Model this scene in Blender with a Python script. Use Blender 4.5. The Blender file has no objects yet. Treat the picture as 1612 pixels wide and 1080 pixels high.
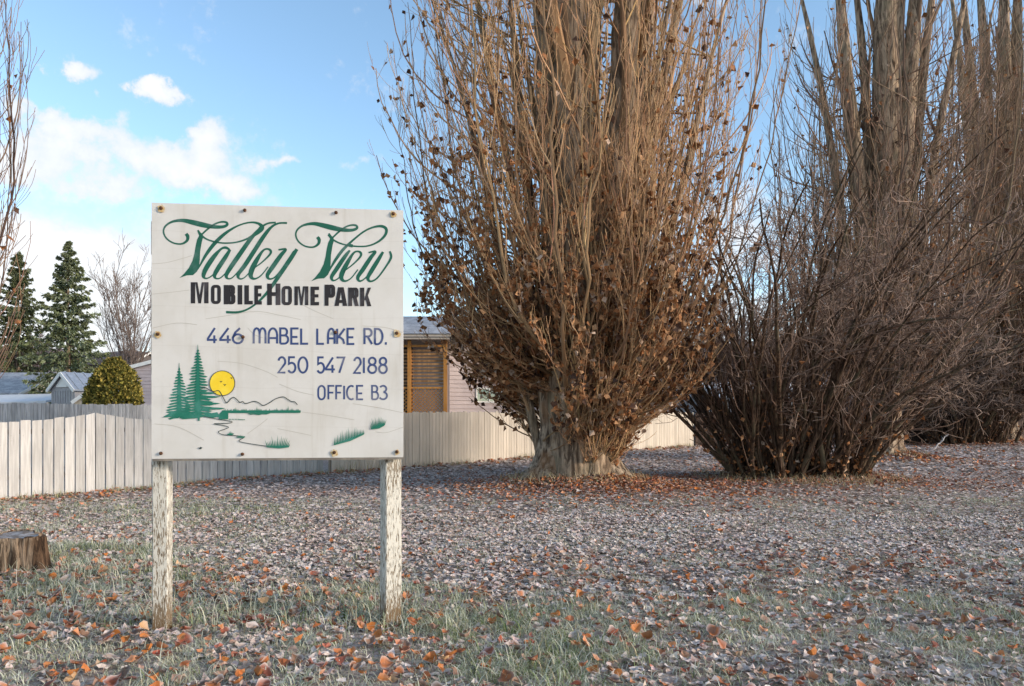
import bpy, math, random
import numpy as np
from mathutils import Vector, Euler
# ---------------------------------------------------------------- camera, world, sun, exposure
SC = bpy.context.scene
COL = SC.collection
FPX, HOR, EYE = 1100.0, 650.0, 1.6           # focal length in photo pixels, horizon row, eye height (m)
cam_d = bpy.data.cameras.new('camera'); cam = bpy.data.objects.new('camera', cam_d); COL.objects.link(cam)
cam.location = (0, 0, EYE); cam.rotation_euler = (math.radians(90), 0, 0)
cam_d.sensor_width = 36; cam_d.lens = FPX/1612*36; cam_d.shift_y = (HOR-540)/1612
cam_d.clip_start = 0.05; cam_d.clip_end = 3000
SC.camera = cam
SUN_AZ, SUN_EL = math.radians(108), math.radians(17)
world = bpy.data.worlds.new('World'); SC.world = world; world.use_nodes = True
SC.view_settings.view_transform = 'Standard'; SC.view_settings.look = 'None'
SC.view_settings.exposure = 1.22; SC.view_settings.gamma = 1.0; SC.view_settings.use_curve_mapping = False
sl = bpy.data.lights.new('sun', 'SUN'); sun = bpy.data.objects.new('sun', sl); COL.objects.link(sun)
sl.energy = 1.95; sl.angle = math.radians(14.0); sl.color = (1.0, 0.86, 0.70)
sdir = Vector((math.sin(SUN_AZ)*math.cos(SUN_EL), math.cos(SUN_AZ)*math.cos(SUN_EL), math.sin(SUN_EL)))
sun.rotation_euler = sdir.to_track_quat('Z', 'Y').to_euler(); sun.location = (8, -12, 12)

class NT:
    """small helper to write node maths as expressions"""
    def __init__(s, tree): s.t = tree; s.n = tree.nodes; s.l = tree.links
    def node(s, typ, **kw):
        n = s.n.new(typ)
        for k, v in kw.items(): setattr(n, k, v)
        return n
    def put(s, sock, v):
        if hasattr(v, 'is_output') or isinstance(v, bpy.types.NodeSocket): s.l.new(v, sock)
        elif v is not None:
            if hasattr(sock.default_value, '__len__') and not hasattr(v, '__len__'): v = (v,)*len(sock.default_value)
            if hasattr(sock.default_value, '__len__') and len(sock.default_value) == 4 and len(v) == 3: v = (*v, 1)
            sock.default_value = v
    def m(s, op, a, b=None, c=None, clamp=False):
        n = s.node('ShaderNodeMath', operation=op, use_clamp=clamp)
        for i, v in enumerate((a, b, c)):
            if v is not None: s.put(n.inputs[i], v)
        return n.outputs[0]
    def ramp(s, v, lo, hi):          # smoothstep lo..hi -> 0..1
        n = s.node('ShaderNodeMapRange', interpolation_type='SMOOTHSTEP')
        s.put(n.inputs[0], v); n.inputs[1].default_value = lo; n.inputs[2].default_value = hi
        return n.outputs[0]
    def mix(s, f, a, b):
        n = s.node('ShaderNodeMix', data_type='RGBA'); s.put(n.inputs[0], f); s.put(n.inputs[6], a); s.put(n.inputs[7], b)
        return n.outputs[2]
    def noise(s, vec, scale, detail=4, rough=.55, dist=0):
        n = s.node('ShaderNodeTexNoise'); s.put(n.inputs['Vector'], vec); n.inputs['Scale'].default_value = scale
        n.inputs['Detail'].default_value = detail; n.inputs['Roughness'].default_value = rough; n.inputs['Distortion'].default_value = dist
        return n
    def mapping(s, vec, scale=(1, 1, 1), loc=(0, 0, 0)):
        n = s.node('ShaderNodeMapping'); s.put(n.inputs[0], vec); n.inputs[3].default_value = scale; n.inputs[1].default_value = loc
        return n.outputs[0]

def build_world():
    t = NT(world.node_tree); t.n.clear()
    out = t.node('ShaderNodeOutputWorld'); bg = t.node('ShaderNodeBackground')
    sky = t.node('ShaderNodeTexSky', sky_type='NISHITA', sun_disc=False)
    sky.sun_elevation = SUN_EL; sky.sun_rotation = SUN_AZ
    sky.air_density = 1.0; sky.dust_density = 0.6; sky.ozone_density = 1.6; sky.altitude = 400
    tc = t.node('ShaderNodeTexCoord'); sep = t.node('ShaderNodeSeparateXYZ'); t.l.new(tc.outputs['Generated'], sep.inputs[0])
    x, y, z = sep.outputs
    az = t.m('ARCTAN2', x, y); el = t.m('ARCSINE', z)
    # clouds: soft banks given by compass bearing and height, broken up by noise
    nz = t.noise(tc.outputs['Generated'], 9.5, 7, .6)
    nz2 = t.noise(tc.outputs['Generated'], 34, 6, .62)
    wc = t.node('ShaderNodeSeparateColor'); t.l.new(nz.outputs[1], wc.inputs[0])
    wa = t.m('MULTIPLY_ADD', t.m('SUBTRACT', wc.outputs[0], .5), .22, az)
    we = t.m('MULTIPLY_ADD', t.m('SUBTRACT', wc.outputs[1], .5), .12, el)
    banks = [(110, 88, 44, 16, .8), (235, 148, 36, 14, .75), (-165, 92, 50, 16, .5), (85, 92, 26, 12, .62), (240, 145, 30, 12, .62), (125, 190, 80, 20, .75), (60, 170, 50, 16, .5), (130, 140, 14, 9, .5),
             (225, 250, 115, 27, 1.0), (330, 225, 40, 24, .8), (50, 262, 70, 22, .7), (190, 302, 60, 12, .62), (380, 310, 45, 20, .85), (345, 290, 40, 16, .7),
             (130, 390, 190, 46, .95), (0, 350, 110, 26, .7), (60, 480, 260, 64, .95), (230, 490, 240, 56, .7), (480, 265, 50, 7, .4), (565, 262, 45, 10, .42), (640, 600, 500, 60, .6),
             (-420, 300, 260, 60, 1.2), (-700, 420, 400, 90, 1.2), (1640, 250, 90, 120, .8), (1500, 480, 500, 110, .8), (2100, 330, 300, 90, 1.1), (1130, 330, 160, 60, .35)]
    tot = None
    for px, py, sx, sy, amp in banks:
        a0 = math.atan2((px-806)/FPX, 1); hyp = math.hypot((px-806)/FPX, 1); e0 = math.atan2((HOR-py)/FPX, hyp)
        qa = t.m('DIVIDE', t.m('SUBTRACT', wa, a0), sx/FPX/hyp**2*1.15); qe = t.m('DIVIDE', t.m('SUBTRACT', we, e0), sy/FPX/hyp*1.15)
        q = t.m('MULTIPLY_ADD', qa, qa, t.m('MULTIPLY', qe, qe))
        g = t.m('MULTIPLY', t.m('EXPONENT', t.m('MULTIPLY', q, -1.0)), amp*1.3)
        tot = g if tot is None else t.m('ADD', tot, g)
    # general broken cloud away from the banks (behind the viewer too)
    back = t.m('MULTIPLY', t.ramp(y, .25, -.3), .5)
    tot = t.m('ADD', tot, back)
    dens = t.m('MULTIPLY_ADD', t.m('SUBTRACT', nz.outputs[0], .5), 2.5, tot)
    dens = t.m('MULTIPLY_ADD', t.m('SUBTRACT', nz2.outputs[0], .5), 1.7, dens)
    cl = t.ramp(dens, .22, .98)
    cl = t.m('MULTIPLY', cl, .93)
    hs = t.node('ShaderNodeHueSaturation'); t.l.new(sky.outputs[0], hs.inputs['Color'])
    hs.inputs['Hue'].default_value = .493; hs.inputs['Saturation'].default_value = SKY_SAT; hs.inputs['Value'].default_value = SKY_VAL
    lit = t.ramp(dens, .5, 1.9)
    ccol = t.mix(lit, CLOUD_LO, CLOUD_HI)
    c = t.mix(cl, hs.outputs[0], ccol)
    t.l.new(c, bg.inputs['Color']); bg.inputs['Strength'].default_value = SKY_STR
    t.l.new(bg.outputs[0], out.inputs[0])
SKY_STR = 0.15; SKY_SAT = 1.0; SKY_VAL = .92
CLOUD_LO = (2.5, 2.62, 2.8); CLOUD_HI = (3.12, 3.14, 3.18)
build_world()

# ---------------------------------------------------------------- helpers
RNG = np.random.default_rng(7)
def at(px, py, d): return np.array(((px-806)*d/FPX, d, EYE+(HOR-py)*d/FPX))
def gp(px, py):
    d = FPX*EYE/(py-HOR); return np.array(((px-806)*d/FPX, d))
def hash2(ix, iy, s):
    h = (ix.astype(np.int64)*374761393 + iy.astype(np.int64)*668265263 + s*982451653) & 0xffffffff
    h = ((h ^ (h >> 13))*1274126177) & 0xffffffff
    return ((h ^ (h >> 16)) & 0xffff)/65535.0
def vnoise(x, y, s=0):
    x = np.asarray(x, float); y = np.asarray(y, float)
    ix, iy = np.floor(x), np.floor(y); fx, fy = x-ix, y-iy
    fx = fx*fx*(3-2*fx); fy = fy*fy*(3-2*fy)
    a = hash2(ix, iy, s); b = hash2(ix+1, iy, s); c = hash2(ix, iy+1, s); d = hash2(ix+1, iy+1, s)
    return (a*(1-fx)+b*fx)*(1-fy)+(c*(1-fx)+d*fx)*fy
def fbm(x, y, s=0, o=3):
    v = 0; a = .5
    for i in range(o): v = v+a*vnoise(x*2**i, y*2**i, s+i); a *= .5
    return v/(1-.5**o)
T1 = gp(905, 768); T2 = gp(1393, 724); T3 = np.array((24.5, 34.7)); SH = gp(1255, 757); SH2 = gp(1530, 702); TL = np.array((-8.42, 9.4)); STUMP = gp(14, 908)
def gz(x, y):
    x = np.asarray(x, float); y = np.asarray(y, float)
    z = .05*(fbm(x*.35, y*.35, 3)-.5)*2 + .03*(fbm(x*1.7, y*1.7, 5)-.5)*2
    near = np.clip((np.hypot(x, y)-2)/3, 0, 1); z = z*near
    for c, h, r in ((T1, .30, 1.75), (T2, .22, 1.6), (SH, .12, 2.4), (SH2, .1, 2.5), (TL, .1, 1.2), (T3, .2, 1.8)):
        z = z + h*np.exp(-(((x-c[0])**2+(y-c[1])**2)/r**2))
    return z
class MB:
    def __init__(s): s.V = []; s.F = []; s.C = []; s.M = []; s.n = 0
    def add(s, v, faces, col=None, mat=0):
        v = np.asarray(v, float).reshape(-1, 3)
        faces = faces if isinstance(faces, list) and len(faces) and isinstance(faces[0], np.ndarray) else [np.asarray(f).reshape(1, -1) for f in faces] if isinstance(faces, list) else [faces]
        for f in faces: s.F.append(f+s.n); s.M.append(np.full(len(f), mat))
        s.V.append(v); s.n += len(v)
        c = np.ones((len(v), 3)) if col is None else np.broadcast_to(np.asarray(col, float), (len(v), 3))
        s.C.append(c); return s
    def box(s, lo, hi, mat=0, col=None, R=None, off=(0, 0, 0)):
        x0, y0, z0 = lo; x1, y1, z1 = hi
        v = np.array([(x0,y0,z0),(x1,y0,z0),(x1,y1,z0),(x0,y1,z0),(x0,y0,z1),(x1,y0,z1),(x1,y1,z1),(x0,y1,z1)], float)
        if R is not None: v = v@np.array(R).T
        v = v+np.array(off)
        s.add(v, np.array([(0,3,2,1),(4,5,6,7),(0,1,5,4),(1,2,6,5),(2,3,7,6),(3,0,4,7)]), col, mat); return s
    def beam(s, a, b, w, h, mat=0, col=None):        # box from a to b, w across, h upright
        a = np.array(a, float); b = np.array(b, float); t = (b-a)/np.linalg.norm(b-a)
        u = np.cross(t, (0, 0, 1)); 
        if np.linalg.norm(u) < 1e-3: u = np.array((1., 0, 0))
        u /= np.linalg.norm(u); n = np.cross(u, t)
        v = [p+u*sx*w/2+n*sz*h/2 for p in (a, b) for sx, sz in ((-1,-1),(1,-1),(1,1),(-1,1))]
        s.add(np.array(v), np.array([(0,1,2,3),(7,6,5,4),(0,4,5,1),(1,5,6,2),(2,6,7,3),(3,7,4,0)]), col, mat); return s
    def prism(s, prof, a, b, mat=0, col=None):       # profile list of 3D points at a-end moved by vector (b-a)
        p = np.array(prof, float); q = p+(np.array(b, float)-np.array(a, float)); n = len(p)
        v = np.vstack((p, q)); f = [np.array([list(range(n))[::-1]]), np.array([list(range(n, 2*n))]), np.array([(i, (i+1) % n, n+(i+1) % n, n+i) for i in range(n)])]
        s.add(v, f, col, mat); return s
    def tubes(s, P, R, S=3, col=None, mat=0, cap=False):
        P = np.asarray(P, float); N, K, _ = P.shape; R = np.broadcast_to(np.asarray(R, float), (N, K))
        T = np.gradient(P, axis=1); T /= np.linalg.norm(T, axis=2, keepdims=True)+1e-9
        ref = np.where(np.abs(T[:, :1, 0:1]) < .8, np.array((1., .13, .07)), np.array((0.1, 1., .05)))
        ref = np.broadcast_to(ref, T.shape)
        U = ref-(ref*T).sum(2, keepdims=True)*T; U /= np.linalg.norm(U, axis=2, keepdims=True)+1e-9
        W = np.cross(T, U); a = np.arange(S)*2*np.pi/S
        ring = P[:, :, None]+R[:, :, None, None]*(U[:, :, None]*np.cos(a)[:, None]+W[:, :, None]*np.sin(a)[:, None])
        i = np.arange(N*K*S).reshape(N, K, S); j = np.roll(i, -1, axis=2)
        q = np.stack((i[:, :-1], j[:, :-1], j[:, 1:], i[:, 1:]), -1).reshape(-1, 4)
        if col is not None:
            col = np.asarray(col, float)
            col = np.broadcast_to(col.reshape(-1, 1, 1, 3) if col.ndim == 2 else col.reshape(1, 1, 1, 3), (N, K, S, 3)).reshape(-1, 3)
        F = [q]
        if cap: F.append(i[:, -1].reshape(N, S))
        s.add(ring.reshape(-1, 3), F, col, mat); return s
    def leaves(s, pos, X, Y, Z, size, col, edge=None, fold=.3, curl=.3, simple=False, wid=.42):
        """leaf blades: stalk end at pos, growing along Y, width along X, normal Z"""
        N = len(pos); size = np.broadcast_to(size, (N,)); fold = np.broadcast_to(fold, (N,)); curl = np.broadcast_to(curl, (N,))
        if simple:
            t = np.array([(0, 0), (-wid, .38), (0, 1.0), (wid, .38), (0, .42)]); f = np.array([(0, 4, 1), (1, 4, 2), (0, 3, 4), (4, 3, 2)]); ed = np.array([.6, 1, 1, 1, 0])
        else:
            t = np.array([(0, 0), (0, .35), (0, .7), (0, 1.02), (-wid*.8, .08), (-wid*1.02, .38), (-wid*.55, .72), (wid*.8, .08), (wid*1.02, .38), (wid*.55, .72)])
            f = None; ed = np.array([0, 0, 0, 1, 1, 1, 1, 1, 1, 1.])
        lx = t[:, 0][None]*size[:, None]; ly = (t[:, 1][None]-.45)*size[:, None]
        lz = (fold[:, None]*np.abs(t[:, 0])[None]+curl[:, None]*(t[:, 1][None]-.45)**2*1.4)*size[:, None]
        if not simple: lz = lz+size[:, None]*.10*RNG.normal(size=lz.shape)*ed[None]
        v = pos[:, None]+X[:, None]*lx[..., None]+Y[:, None]*ly[..., None]+Z[:, None]*lz[..., None]
        b = (np.arange(N)*len(t))[:, None, None]
        if simple: F = [(b+f[None]).reshape(-1, 3)]
        else:
            q = np.array([(0, 1, 5, 4), (1, 2, 6, 5), (0, 7, 8, 1), (1, 8, 9, 2)]); tr = np.array([(2, 3, 6), (2, 9, 3)])
            F = [(b+q[None]).reshape(-1, 4), (b+tr[None]).reshape(-1, 3)]
        c = np.broadcast_to(col[:, None], (N, len(t), 3)).copy()
        if edge is not None: 
            w = (ed[None]*edge[:, None])[..., None]; c = c*(1-w)+np.array((.68, .63, .61))*w
        s.add(v.reshape(-1, 3), F, c.reshape(-1, 3)); return s
    def mesh(s, name, mats, smooth=False):
        me = bpy.data.meshes.new(name); V = np.vstack(s.V).astype(np.float32)
        lens = np.concatenate([np.full(len(f), f.shape[1]) for f in s.F]); idx = np.concatenate([f.reshape(-1) for f in s.F]).astype(np.int32)
        me.vertices.add(len(V)); me.vertices.foreach_set('co', V.reshape(-1))
        me.loops.add(len(idx)); me.loops.foreach_set('vertex_index', idx)
        st = np.concatenate(([0], np.cumsum(lens)[:-1])).astype(np.int32)
        me.polygons.add(len(lens)); me.polygons.foreach_set('loop_start', st)
        me.polygons.foreach_set('material_index', np.concatenate(s.M).astype(np.int32))
        me.polygons.foreach_set('use_smooth', np.full(len(lens), smooth))
        me.update(calc_edges=True)
        ca = me.color_attributes.new('Col', 'FLOAT_COLOR', 'POINT'); C = np.vstack(s.C)
        ca.data.foreach_set('color', np.hstack((C, np.ones((len(C), 1)))).astype(np.float32).reshape(-1))
        for m in (mats if isinstance(mats, (list, tuple)) else [mats]): me.materials.append(m)
        me.validate(); return me
    def build(s, name, mats, parent=None, smooth=False, **tags):
        o = bpy.data.objects.new(name, s.mesh(name, mats, smooth)); COL.objects.link(o)
        if parent is not None: o.parent = parent; o.matrix_parent_inverse = inv_of(parent)
        for k, v in tags.items(): o[k] = v
        return o
def inv_of(p):
    from mathutils import Matrix
    return (Matrix.Translation(p.location) @ p.rotation_euler.to_matrix().to_4x4()).inverted()
def empty(name, loc, label, category, group=None, rz=0):
    o = bpy.data.objects.new(name, None); COL.objects.link(o); o.location = loc; o.rotation_euler = (0, 0, rz); o.empty_display_size = .2
    o['label'] = label; o['category'] = category
    if group: o['group'] = group
    return o
def rotz(a): c, s_ = math.cos(a), math.sin(a); return np.array(((c, -s_, 0), (s_, c, 0), (0, 0, 1)))

# ---------------------------------------------------------------- materials
def mat(name, base=(.5, .5, .5), rough=.8, attr=False, n1=None, n2=None, bump=None, stretch=(1, 1, 1), spec=.3, fn=None, metal=0, trans=0):
    """procedural material: base colour (or the mesh's own per-piece colour), two noise layers (scale, colour, lo, hi), bump (scale, strength, dist)"""
    m = bpy.data.materials.new(name); m.use_nodes = True; t = NT(m.node_tree); t.n.clear()
    out = t.node('ShaderNodeOutputMaterial'); p = t.node('ShaderNodeBsdfPrincipled'); t.l.new(p.outputs[0], out.inputs[0])
    p.inputs['Roughness'].default_value = rough; p.inputs['Specular IOR Level'].default_value = spec; p.inputs['Metallic'].default_value = metal
    tc = t.node('ShaderNodeTexCoord'); vec = t.mapping(tc.outputs['Object'], stretch)
    if attr:
        a = t.node('ShaderNodeAttribute', attribute_name='Col'); c = a.outputs['Color']
    else:
        r = t.node('ShaderNodeRGB'); r.outputs[0].default_value = (*base, 1); c = r.outputs[0]
    for n in (n1, n2):
        if n:
            sc, colr, lo, hi = n[:4]; amt = n[4] if len(n) > 4 else 1.0
            nn = t.noise(vec, sc, 6, .6); f = t.m('MULTIPLY', t.ramp(nn.outputs[0], lo, hi), amt); c = t.mix(f, c, colr)
    if fn: c = fn(t, tc, vec, c, p)
    t.put(p.inputs['Base Color'], c)
    if bump:
        nn = t.noise(vec, bump[0], 6, .65); b = t.node('ShaderNodeBump'); b.inputs['Strength'].default_value = bump[1]; b.inputs['Distance'].default_value = bump[2]
        t.l.new(nn.outputs[0], b.inputs['Height']); t.l.new(b.outputs[0], p.inputs['Normal'])
    if trans:
        tr = t.node('ShaderNodeBsdfTranslucent'); t.put(tr.inputs[0], c); mx = t.node('ShaderNodeMixShader'); mx.inputs[0].default_value = trans
        t.l.new(p.outputs[0], mx.inputs[1]); t.l.new(tr.outputs[0], mx.inputs[2]); t.l.new(mx.outputs[0], out.inputs[0])
    return m
# ---------------------------------------------------------------- the sign
def cr(pts, sub=7, closed=False):
    """smooth curve through points (Catmull-Rom)"""
    p = np.array(pts, float); n = len(p); out = []
    for i in range(n if closed else n-1):
        if closed: a, b, c, d = p[(i-1) % n], p[i], p[(i+1) % n], p[(i+2) % n]
        else: a, b, c, d = p[max(i-1, 0)], p[i], p[i+1], p[min(i+2, n-1)]
        for t in np.arange(sub)/sub: out.append(.5*((2*b)+(c-a)*t+(2*a-5*b+4*c-d)*t*t+(3*b-a-3*c+d)*t**3))
    if not closed: out.append(p[-1])
    return np.array(out)
SIGN_W, SIGN_H = 1.775, 1.827
def Z1(x, y): return (230+x/3.838, 310+y/3.838)
def Z2(x, y): return (230+x/3.838, 500+y/3.838)
def UV(q):                               # photo position on the panel -> metres from its lower left corner
    x, y = q; u = (x-238.5)/396.5; yt = 318+13*u; yb = 722-2*u
    return (u*SIGN_W, (1-(y-yt)/(yb-yt))*SIGN_H)
class Paint:
    def __init__(s, lift=0.0008): s.mb = MB(); s.k = 0; s.lift = lift; s.kw = 1.0
    def h(s): s.k += 1; return -(s.lift+s.k*.000045)
    def stroke(s, pts, w, zf=Z1, smooth=True, sub=7, mat=0, cap=True):
        P = np.array([UV(zf(*p[:2])) for p in pts])
        W = np.array([p[2] if len(p) > 2 else w for p in pts], float)/3.838/396.5*SIGN_W*s.kw
        kp = np.concatenate(([True], np.linalg.norm(np.diff(P, axis=0), axis=1) > 1e-5)); P, W = P[kp], W[kp]
        if smooth and len(P) > 2: Q = cr(np.column_stack((P, W)), sub)
        else: Q = np.column_stack((P, W))
        P, W = Q[:, :2], Q[:, 2]
        T = np.gradient(P, axis=0); T /= np.linalg.norm(T, axis=1, keepdims=True)+1e-9
        if not smooth:                     # mitred corners
            d = np.diff(P, axis=0); d /= np.linalg.norm(d, axis=1, keepdims=True); T = np.vstack((d[:1], d[:-1]+d[1:], d[-1:])); T /= np.linalg.norm(T, axis=1, keepdims=True)
            k = np.ones(len(P)); 
            for i in range(1, len(P)-1): k[i] = min(1.6, 1/max(.35, abs(T[i]@d[i])))
            W = W*k
        N = np.column_stack((-T[:, 1], T[:, 0])); y = s.h()
        A, B = P+N*W[:, None]/2, P-N*W[:, None]/2; n = len(P)
        v = np.zeros((2*n, 3)); v[:n, 0], v[:n, 2] = A.T; v[n:, 0], v[n:, 2] = B.T; v[:, 1] = y
        i = np.arange(n-1); s.mb.add(v, np.column_stack((i, n+i, n+i+1, i+1)), None, mat)
        return s
    def poly(s, pts, zf=Z1, mat=0):
        P = np.array([UV(zf(*p)) for p in pts]); y = s.h(); v = np.column_stack((P[:, 0], np.full(len(P), y), P[:, 1]))
        area = np.sum(P[:, 0]*np.roll(P[:, 1], -1)-np.roll(P[:, 0], -1)*P[:, 1])
        f = np.arange(len(P)) if area > 0 else np.arange(len(P))[::-1]
        s.mb.add(v, [f.reshape(1, -1)], None, mat); return s
    def ring(s, outer, inner, zf=Z1, mat=0):
        n = len(outer); y = s.h(); P = np.array([UV(zf(*p)) for p in list(outer)+list(inner)])
        v = np.column_stack((P[:, 0], np.full(2*n, y), P[:, 1])); i = np.arange(n); j = (i+1) % n
        s.mb.add(v, np.column_stack((i, j, n+j, n+i))[:, ::-1], None, mat); return s

def paint_mat(name, c, fade, amt):
    return mat(name, c, .55, n1=(5.5, fade, .50, .68, amt), n2=(60, (.62, .57, .5), .69, .74, .55), spec=.35)
M_green = paint_mat('faded green lettering', (.008, .095, .06), (.10, .18, .16), .7)
M_logo = paint_mat('green picture paint', (.012, .15, .098), (.07, .24, .2), .6)
M_black = paint_mat('worn black lettering', (.018, .015, .017), (.07, .06, .065), .8)
M_blue = paint_mat('faded blue lettering', (.035, .06, .17), (.16, .17, .24), .9)
M_sun = mat('yellow paint', (.80, .56, .025), .5, n1=(9, (.85, .64, .06), .4, .7))
M_line = mat('dark outline paint', (.03, .05, .05), .55)
def panel_fn(t, tc, vec, c, p):
    w = t.node('ShaderNodeTexWave', wave_type='BANDS', bands_direction='Z'); t.put(w.inputs['Vector'], tc.outputs['Object'])
    w.inputs['Scale'].default_value = 1.15; w.inputs['Distortion'].default_value = 2.6; w.inputs['Detail'].default_value = 2.0; w.inputs['Detail Scale'].default_value = .6
    f = t.ramp(w.outputs[1], .9985, .9999)
    st = t.noise(t.mapping(tc.outputs['Object'], (1, 1, .07)), 16, 5, .6); gr = t.noise(tc.outputs['Object'], 3.2, 5, .65)
    c = t.mix(t.m('MULTIPLY', t.ramp(st.outputs[0], .54, .76), .38), c, (.46, .42, .36)); c = t.mix(t.m('MULTIPLY', t.ramp(gr.outputs[0], .52, .7), .28), c, (.47, .44, .40))
    return t.mix(t.m('MULTIPLY', f, .12), c, (.33, .30, .25))
M_panel = mat('weathered cream sign board', (.625, .605, .575), .5, n1=(2.2, (.57, .545, .505), .4, .7), n2=(30, (.52, .48, .42), .62, .8, .4), spec=.25, fn=panel_fn, bump=(90, .12, .002))
M_edge = mat('weathered plywood edge', (.16, .14, .12), .9, n1=(8, (.25, .22, .18), .4, .65))
M_rust = mat('rusty bolt', (.05, .028, .018), .6, n1=(120, (.16, .06, .02), .45, .6), metal=.3)
M_stain = mat('rust stain', (.50, .33, .13), .6, n1=(60, (.60, .50, .34), .4, .65))
def post_fn(t, tc, vec, c, p):
    sep = t.node('ShaderNodeSeparateXYZ'); t.l.new(tc.outputs['Object'], sep.inputs[0]); z = sep.outputs[2]
    v1 = t.mapping(tc.outputs['Object'], (1, 1, .13)); n = t.noise(v1, 140, 4, .62, .4)
    v2 = t.mapping(tc.outputs['Object'], (1, 1, .05)); g = t.noise(v2, 170, 3, .6)
    big = t.noise(tc.outputs['Object'], 2.6, 3, .5)
    th = t.m('ADD', n.outputs[0], t.m('MULTIPLY', t.m('SUBTRACT', big.outputs[0], .5), .22))
    th = t.m('ADD', th, t.m('MULTIPLY', t.ramp(z, .35, .02), .16))
    th = t.m('ADD', th, t.m('MULTIPLY', t.m('SUBTRACT', g.outputs[0], .5), .16))
    bare = t.ramp(th, .52, .585)
    wood = t.mix(t.ramp(g.outputs[0], .35, .65), (.10, .078, .055), (.25, .195, .135))
    wood = t.mix(t.ramp(z, .3, .0), wood, (.16, .10, .05))
    b = t.node('ShaderNodeBump'); b.inputs['Strength'].default_value = .7; b.inputs['Distance'].default_value = .004
    t.l.new(t.m('SUBTRACT', 1.0, bare), b.inputs['Height']); t.l.new(b.outputs[0], p.inputs['Normal'])
    return t.mix(bare, (.56, .535, .475), wood)
M_post = mat('flaking white painted timber', (.7, .6, .5), .85, fn=post_fn)

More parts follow.
